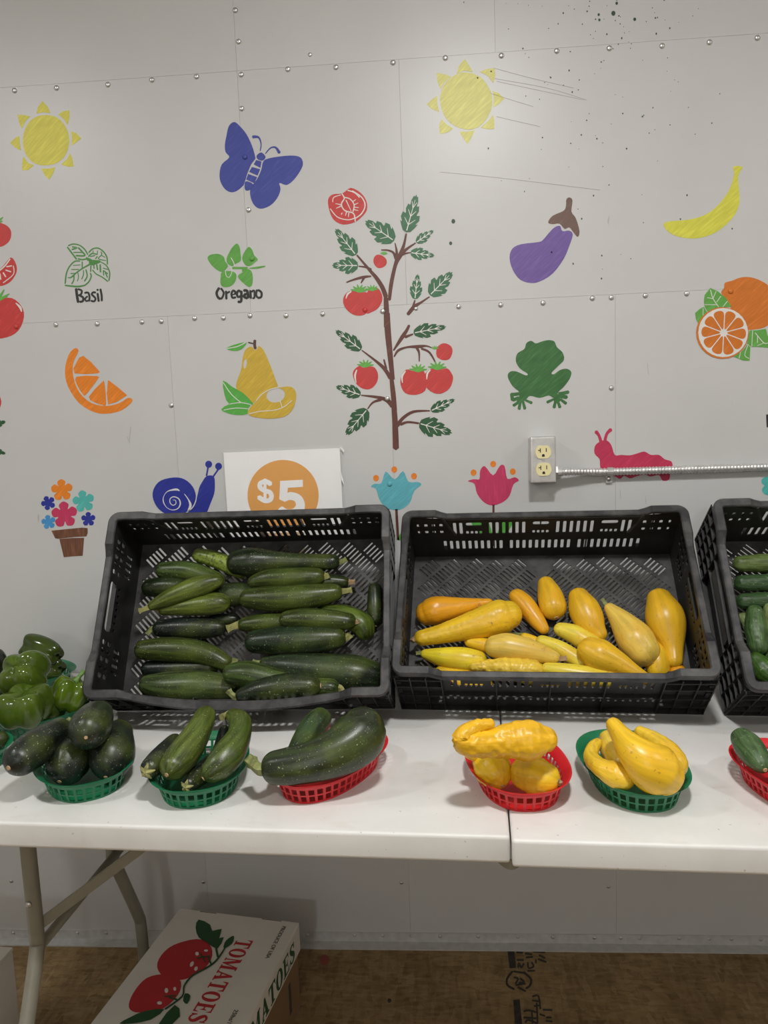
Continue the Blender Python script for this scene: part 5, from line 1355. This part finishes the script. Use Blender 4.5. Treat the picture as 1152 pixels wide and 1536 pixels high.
G2 = 'yellow squash in the crate'
YL = (0.78, 0.50, 0.020); OR = (0.80, 0.36, 0.012); PY = (0.74, 0.60, 0.055); TAN = (0.72, 0.50, 0.085); GY = (0.72, 0.42, 0.018)
def s2(label, spec, col, m=M_SQ, **kw):
    spec = [(s[0], s[1], s[2]*1.06, *s[3:]) for s in spec]
    kw.setdefault('lobes', 6); kw.setdefault('amp', 0.012)
    return veg('yellow_squash', 'squash', label, G2, spec, CR2, col, m, **kw)
s2('orange tinted squash tapering to a thin neck by the left wall', [(640, 921, 17), (655, 918, 20), (690, 911, 14), (718, 906, 8), (734, 904, 6)], OR, h=0.026, wart=0.0006)
s2('long lumpy yellow squash with brown spots', [(632, 957, 11), (665, 950, 14), (710, 938, 20), (750, 926, 25), (764, 922, 20)], YL, h=0.042, stem=(0, (618, 962), 4), stem_m=M_STEMB, wart=0.0008)
s2('narrow orange squash with a dark scratch along it', [(775, 895, 12), (788, 908, 14), (805, 930, 12), (816, 944, 8)], (0.72, 0.36, 0.015), h=0.022)
s2('smooth golden squash standing apart with a round tan scar', [(819, 876, 12), (825, 895, 18), (830, 913, 19)], GY, h=0.026, scar=(1, 4))
s2('plump golden squash with a rough patch at its top', [(868, 896, 15), (876, 915, 22), (888, 938, 20), (900, 952, 11)], GY, h=0.032)
s2('pale tan squash with a curled stem', [(914, 912, 8), (932, 932, 17), (952, 958, 26), (966, 977, 23)], TAN, h=0.044, stem=(0, (903, 899), 3), stem_m=M_STEM, scar=(1, 3.5))
s2('large golden squash standing upright by the right wall', [(989, 900, 18), (996, 925, 27), (1003, 950, 24), (1010, 975, 14), (1012, 992, 11)], GY, h=0.036)
s2('shiny pale yellow squash half under the plump golden one', [(840, 944, 10), (862, 952, 14), (888, 968, 15)], PY, h=0.030)
s2('pale yellow squash slanting below the shiny one', [(812, 962, 9), (840, 974, 12), (872, 994, 13)], PY, h=0.032)
s2('beige yellow squash with a broad end and speckles', [(742, 970, 16), (762, 971, 20), (800, 978, 16), (832, 986, 9)], TAN, h=0.054, stem=(1, (850, 988), 4), stem_m=M_STEMB)
s2('short squash end poking out above the beige one', [(704, 963, 8), (722, 967, 10), (745, 972, 10)], YL, h=0.028, scar=(0, 3))
s2('bright lemon yellow squash with a small green tip', [(637, 981, 7), (665, 986, 14), (695, 989, 17), (718, 991, 14)], (0.80, 0.64, 0.03), h=0.030, stem=(0, (624, 980), 3), stem_m=M_STEM)
s2('yellow squash lying against the front wall under the lemon one', [(660, 1007, 8), (690, 1014, 11), (720, 1020, 11)], YL, h=0.020, stem=(0, (647, 1004), 3), stem_m=M_STEM)
s2('bumpy yellow squash with a pinched neck', [(710, 1000, 6), (735, 1000, 10), (765, 1003, 16), (800, 1008, 17)], (0.76, 0.52, 0.05), M_WART, h=0.048, wart=0.0026)
s2('pale yellow squash with a fat green stem', [(820, 1003, 9), (850, 1009, 13), (895, 1016, 14), (938, 1021, 10)], (0.76, 0.60, 0.05), h=0.052, stem=(0, (803, 994), 5), stem_m=M_STEMP)
s2('pear shaped golden squash leaning toward the front wall', [(885, 976, 20), (900, 984, 24), (928, 996, 17), (952, 1009, 11), (972, 1020, 8)], (0.74, 0.44, 0.02), h=0.062)
s2('yellow squash wedged beneath the tan and the upright ones', [(982, 968, 12), (985, 990, 18), (988, 1008, 16)], YL, h=0.022)
s2('small round orange squash end in the front corner', [(1016, 1008, 12), (1020, 1016, 13)], OR, h=0.024)
s2('thin yellow squash neck with a green stalk behind the beige one', [(786, 955, 6), (800, 962, 8), (815, 970, 8)], YL, h=0.020, stem=(0, (766, 951), 3), stem_m=M_STEM)
s2('yellow squash hidden deep behind the front slots', [(800, 1020, 10), (850, 1024, 12), (900, 1028, 11)], (0.6, 0.42, 0.04), h=0.016)
s2('deep golden squash resting behind the front slots on the left', [(640, 1020, 9), (680, 1024, 11), (730, 1026, 10)], YL, h=0.014)

G3 = 'cucumbers in the ribbed crate'
def c3(label, spec, col, **kw):
    kw.setdefault('wart', 0.0010)
    return veg('cucumber', 'cucumber', label, G3, spec, CR3, col, M_CUC, **kw)
c3('light green bumpy cucumber lying highest in its crate', [(1110, 846, 12), (1150, 845, 14), (1220, 846, 13)], (0.10, 0.15, 0.035), h=0.026)
c3('dull green cucumber lying second from the top', [(1112, 875, 12), (1160, 874, 13), (1230, 874, 12)], (0.04, 0.085, 0.03), h=0.026)
c3('dark green cucumber lying third from the top', [(1115, 902, 12), (1160, 901, 13), (1230, 900, 12)], (0.035, 0.08, 0.025), h=0.026)
c3('stubby green cucumber standing on end', [(1132, 918, 12), (1134, 945, 16), (1137, 970, 14)], (0.06, 0.12, 0.035), h=0.040)
c3('glossy dark cucumber lowest by the front wall', [(1133, 990, 13), (1146, 1005, 19), (1168, 1022, 18)], (0.045, 0.11, 0.015), h=0.038)
c3('pale cucumber tip behind the standing one', [(1114, 925, 7), (1124, 940, 9), (1128, 960, 8)], (0.20, 0.26, 0.08), h=0.016)
c3('pale cucumber beside the standing one', [(1157, 914, 12), (1162, 940, 14), (1166, 965, 12)], (0.22, 0.28, 0.10), h=0.034)
c3('green cucumber leaning behind the glossy one', [(1155, 985, 10), (1180, 992, 14), (1210, 1000, 13)], (0.06, 0.12, 0.035), h=0.030)

# ------------------------------------------------------------------ vegetables in the baskets
def zb(label, group, spec, col, **kw):
    kw.setdefault('amp', 0.02)
    return veg('zucchini', 'zucchini', label, group, spec, None, col, kw.pop('m', M_ZUC), **kw)
g = 'dark zucchini in the first green basket'
zb('long black zucchini reaching over the edge of the green basket', g, [(30, 1139, 24, 0.080), (50, 1124, 26, 0.084), (76, 1104, 21, 0.088), (90, 1092, 15, 0.090)], (0.009, 0.014, 0.010), scar=(0, 4.5), stem=(1, (104, 1080), 4), stem_m=M_STEM)
zb('round ended black zucchini with a pale star, lowest in the green basket', g, [(100, 1149, 28, 0.044), (103, 1142, 31, 0.048), (110, 1120, 22, 0.056), (116, 1105, 16, 0.062)], (0.010, 0.016, 0.012), scar=(0, 4))
zb('blunt black zucchini resting on top of two others', g, [(133, 1096, 27, 0.108), (136, 1089, 29, 0.108), (143, 1078, 25, 0.106), (150, 1070, 18, 0.104)], (0.014, 0.021, 0.012), scar=(0, 3.2))
zb('blunt black zucchini facing out beside the basket rim', g, [(166, 1141, 29, 0.046), (168, 1134, 32, 0.050), (173, 1112, 26, 0.056), (178, 1100, 20, 0.060)], (0.010, 0.016, 0.011), scar=(0, 3.5))
g = 'zucchini in the second green basket'
zb('bright green zucchini slanting across the basket', g, [(260, 1150, 20, 0.064), (272, 1135, 23, 0.070), (288, 1113, 21, 0.082), (302, 1088, 17, 0.094), (308, 1074, 15, 0.098)], (0.062, 0.090, 0.012), scar=(0, 4))
zb('green zucchini with a crooked yellowish neck', g, [(318, 1157, 17, 0.060), (328, 1148, 21, 0.066), (346, 1127, 22, 0.078), (359, 1102, 17, 0.088), (359, 1082, 16, 0.096), (349, 1074, 11, 0.098)], (0.044, 0.070, 0.009), scar=(0, 4.5), stem=(1, (333, 1076), 5), stem_m=M_STEMY)
zb('black zucchini with a yellow star stem at the basket edge', g, [(226, 1152, 15, 0.062), (240, 1139, 17, 0.062), (262, 1115, 14, 0.060)], BK, star=(0, 13))
zb('black zucchini lying deep with its stem toward the rim', g, [(284, 1176, 11, 0.036), (300, 1162, 15, 0.036), (325, 1140, 14, 0.040)], BK, star=(0, 11))
zb('black zucchini wedged between the two green ones', g, [(337, 1095, 8, 0.074), (334, 1115, 11, 0.062), (326, 1140, 11, 0.052)], BK, scar=(0, 3))
g = 'zucchini in the red basket'
zb('very large bent dark zucchini with a fat ridged stem', g, [(414, 1151, 24, 0.066), (440, 1148, 27, 0.068), (480, 1139, 30, 0.074), (518, 1122, 35, 0.084), (541, 1102, 37, 0.096), (545, 1090, 30, 0.104)], (0.019, 0.030, 0.009), stem=(0, (376, 1141), 9), stem_m=M_STEM, lobes=8, amp=0.03)
zb('dark zucchini lying behind the very large one', g, [(480, 1079, 17, 0.090), (470, 1092, 20, 0.088), (455, 1113, 17, 0.080), (440, 1135, 12, 0.074)], (0.022, 0.045, 0.014))
def sb(label, group, spec, col, m=M_SQ, **kw):
    kw.setdefault('lobes', 6); kw.setdefault('amp', 0.015)
    return veg('yellow_squash', 'squash', label, group, spec, None, col, m, **kw)
g = 'squash in the red basket'
W1 = (0.78, 0.44, 0.012)
sb('large warty yellow squash lying across the top of the red basket', g, [(735, 1086, 8, 0.140), (716, 1090, 10, 0.138), (699, 1100, 13, 0.132), (694, 1112, 16, 0.122), (712, 1117, 18, 0.116), (740, 1115, 20, 0.114), (768, 1111, 25, 0.114), (797, 1110, 28, 0.114), (820, 1109, 17, 0.114)], W1, M_WART, wart=0.0022)
sb('round wrinkled yellow squash facing out with a pale scar', g, [(744, 1161, 23, 0.042), (740, 1154, 27, 0.046), (732, 1140, 23, 0.050)], (0.80, 0.52, 0.015), M_WART, wart=0.0010, scar=(0, 4))
sb('wrinkled yellow squash with a dark stub at the rim', g, [(787, 1160, 23, 0.044), (803, 1164, 27, 0.044), (818, 1168, 23, 0.044)], (0.80, 0.52, 0.02), M_WART, wart=0.0012, stem=(1, (839, 1174), 5), stem_m=M_STEMB)
sb('orange squash neck showing under the large warty one', g, [(703, 1128, 9, 0.070), (716, 1131, 11, 0.066), (735, 1128, 12, 0.062)], W1, M_WART, wart=0.0010)
g = 'squash in the green basket'
sb('large smooth yellow squash lying on top of its basket', g, [(920, 1087, 11, 0.118), (930, 1101, 14, 0.112), (948, 1124, 23, 0.100), (968, 1143, 32, 0.085), (985, 1155, 36, 0.070), (995, 1161, 30, 0.062)], (0.80, 0.50, 0.018), scar=(1, 5))
sb('small crookneck yellow squash hooked against the rim', g, [(896, 1114, 7, 0.070), (889, 1123, 9, 0.068), (887, 1137, 11, 0.062), (901, 1151, 13, 0.062), (923, 1162, 19, 0.056), (937, 1168, 16, 0.054)], (0.78, 0.52, 0.03), stem=(0, (902, 1107), 3), stem_m=M_STEMB, wart=0.0007)
sb('pale yellow squash beneath the large smooth one', g, [(912, 1108, 13, 0.066), (921, 1124, 20, 0.060), (936, 1146, 22, 0.052)], (0.76, 0.54, 0.06))
sb('ribbed yellow squash behind the large smooth one', g, [(960, 1098, 9, 0.086), (980, 1112, 14, 0.080), (1000, 1130, 19, 0.074), (1012, 1147, 19, 0.068)], (0.76, 0.50, 0.03), wart=0.0010)
g = 'zucchini in the far red basket'
zb('pale green zucchini with a frayed tip at the edge of the red basket', g, [(1113, 1108, 16, 0.070), (1122, 1119, 20, 0.066), (1134, 1136, 18, 0.062), (1142, 1147, 13, 0.058)], (0.060, 0.115, 0.040), scar=(1, 4), m=M_CUC)
zb('green zucchini lying inside the far red basket', g, [(1172, 1134, 14, 0.042), (1200, 1153, 18, 0.042), (1232, 1173, 16, 0.042)], MG, m=M_CUC)
zb('dark green zucchini along the outer side of the far red basket', g, [(1160, 1148, 12, 0.040), (1185, 1168, 15, 0.040), (1215, 1188, 13, 0.040)], DG)
g = 'cucumbers in the small side basket'
zb('small green cucumber at the end of its basket', g, [(-30, 1120, 10, 0.040), (-14, 1114, 12, 0.040), (2, 1108, 11, 0.042)], MG, m=M_CUC)
zb('small dark cucumber lying on top in the side basket', g, [(-125, 1118, 12, 0.066), (-90, 1110, 14, 0.066), (-55, 1102, 12, 0.066)], DG, m=M_CUC)
zb('dull green cucumber lying along the inner side of its basket', g, [(-150, 1137, 12, 0.036), (-100, 1126, 14, 0.036), (-55, 1116, 12, 0.036)], MG, m=M_CUC)
zb('light green cucumber lying along the outer side of its basket', g, [(-150, 1150, 12, 0.036), (-100, 1140, 14, 0.036), (-50, 1129, 12, 0.036)], LG, m=M_CUC)

# ------------------------------------------------------------------ peppers
def pepper(label, px, py, h, axis, length, rpx, col, lobes=4, squash=0.92, stem=True, taper=0.12):
    c = onz(px, py, TZ+h); r_ = rpx*pxm(c); ax = Vector(axis).normalized(); ln = length*pxm(c)
    sx = ax.orthogonal().normalized(); sy = ax.cross(sx)
    nr, ns = 22, 44; v = []; f = []; uv = []
    for i in range(nr):
        t = i/(nr-1); a = math.pi*t
        prof = math.sin(a)**0.55*(1-taper*(t-0.3))
        z = math.cos(a)*0.5*ln
        if t < 0.22: z -= (0.22-t)**1.3*1.1*ln       # dip around the stem
        if t > 0.86: z += (t-0.86)**1.2*0.5*ln
        for k_ in range(ns+1):
            th = 2*math.pi*k_/ns
            lob = 1+0.10*math.cos(lobes*th)-0.07*max(0, -math.cos(lobes*th))**4+0.03*math.sin(2*th+1)
            rr = r_*prof*lob
            zz = z+0.035*ln*math.cos(lobes*th)*(1 if t < 0.5 else -1)*abs(math.cos(a))
            v.append(ax*zz+sx*math.cos(th)*rr+sy*math.sin(th)*rr*squash); uv.append((k_/ns, t))
    w1 = ns+1
    for i in range(nr-1):
        for k_ in range(ns): f.append((i*w1+k_, (i+1)*w1+k_, (i+1)*w1+k_+1, i*w1+k_+1))
    o = mesh_obj('bell_pepper', v, f, M_PEP, None, True, uv, center=False)
    bm = bmesh.new(); bm.from_mesh(o.data); bmesh.ops.remove_doubles(bm, verts=bm.verts, dist=1e-6); bmesh.ops.recalc_face_normals(bm, faces=bm.faces); bm.to_mesh(o.data); bm.free()
    o.location = c; o.color = (*col, 1)
    tag(o, label, 'pepper', 'green peppers in the baskets')
    if stem:
        b = MB(); z0 = ax*(0.5*ln-0.22**1.3*1.1*ln*0.9)
        b.tube([z0-ax*0.004, z0+ax*0.004, z0+ax*0.014+sx*0.003, z0+ax*0.026+sx*0.008], [0.009, 0.0055, 0.0042, 0.005], 9)
        b.build('stem', M_STEMP, o, True)
    return o
PG = (0.060, 0.100, 0.010); PD = (0.034, 0.055, 0.008); PB = (0.085, 0.145, 0.008)
pepper('long glossy pepper lying on top of another by the wall', 62, 974, 0.098, (-0.93, 0.12, 0.30), 64, 21, PD, 3, 0.9, False)
pepper('dull green pepper lying beneath the long glossy one', 66, 1000, 0.056, (-0.95, 0.1, 0.05), 62, 20, PD, 3, 0.9, False)
pepper('big blocky pepper with deep lobes, highest in its basket', 37, 1010, 0.118, (0.1, 0.62, -0.55), 62, 35, PG, 4, stem=False)
pepper('blocky pepper with its stem dip upward at the basket front', 38, 1059, 0.074, (0.05, -0.12, 1.0), 62, 38, PG, 4, stem=False)
pepper('bright green ribbed pepper lying against the zucchini crate', 107, 1041, 0.062, (0.35, 0.25, 0.9), 52, 29, PB, 5)
pepper('dark pepper low in the basket between two others', 77, 1064, 0.038, (0.2, 0.2, 0.9), 44, 20, PD, 4, stem=False)
pepper('dark round pepper cut off beside the deep lobed one', -18, 1000, 0.080, (-0.3, 0.2, 0.9), 50, 26, (0.015, 0.022, 0.008), 4)
pepper('blocky pepper beside the front one in the pepper basket', -24, 1062, 0.060, (-0.4, 0.0, 0.9), 54, 30, PG, 4)
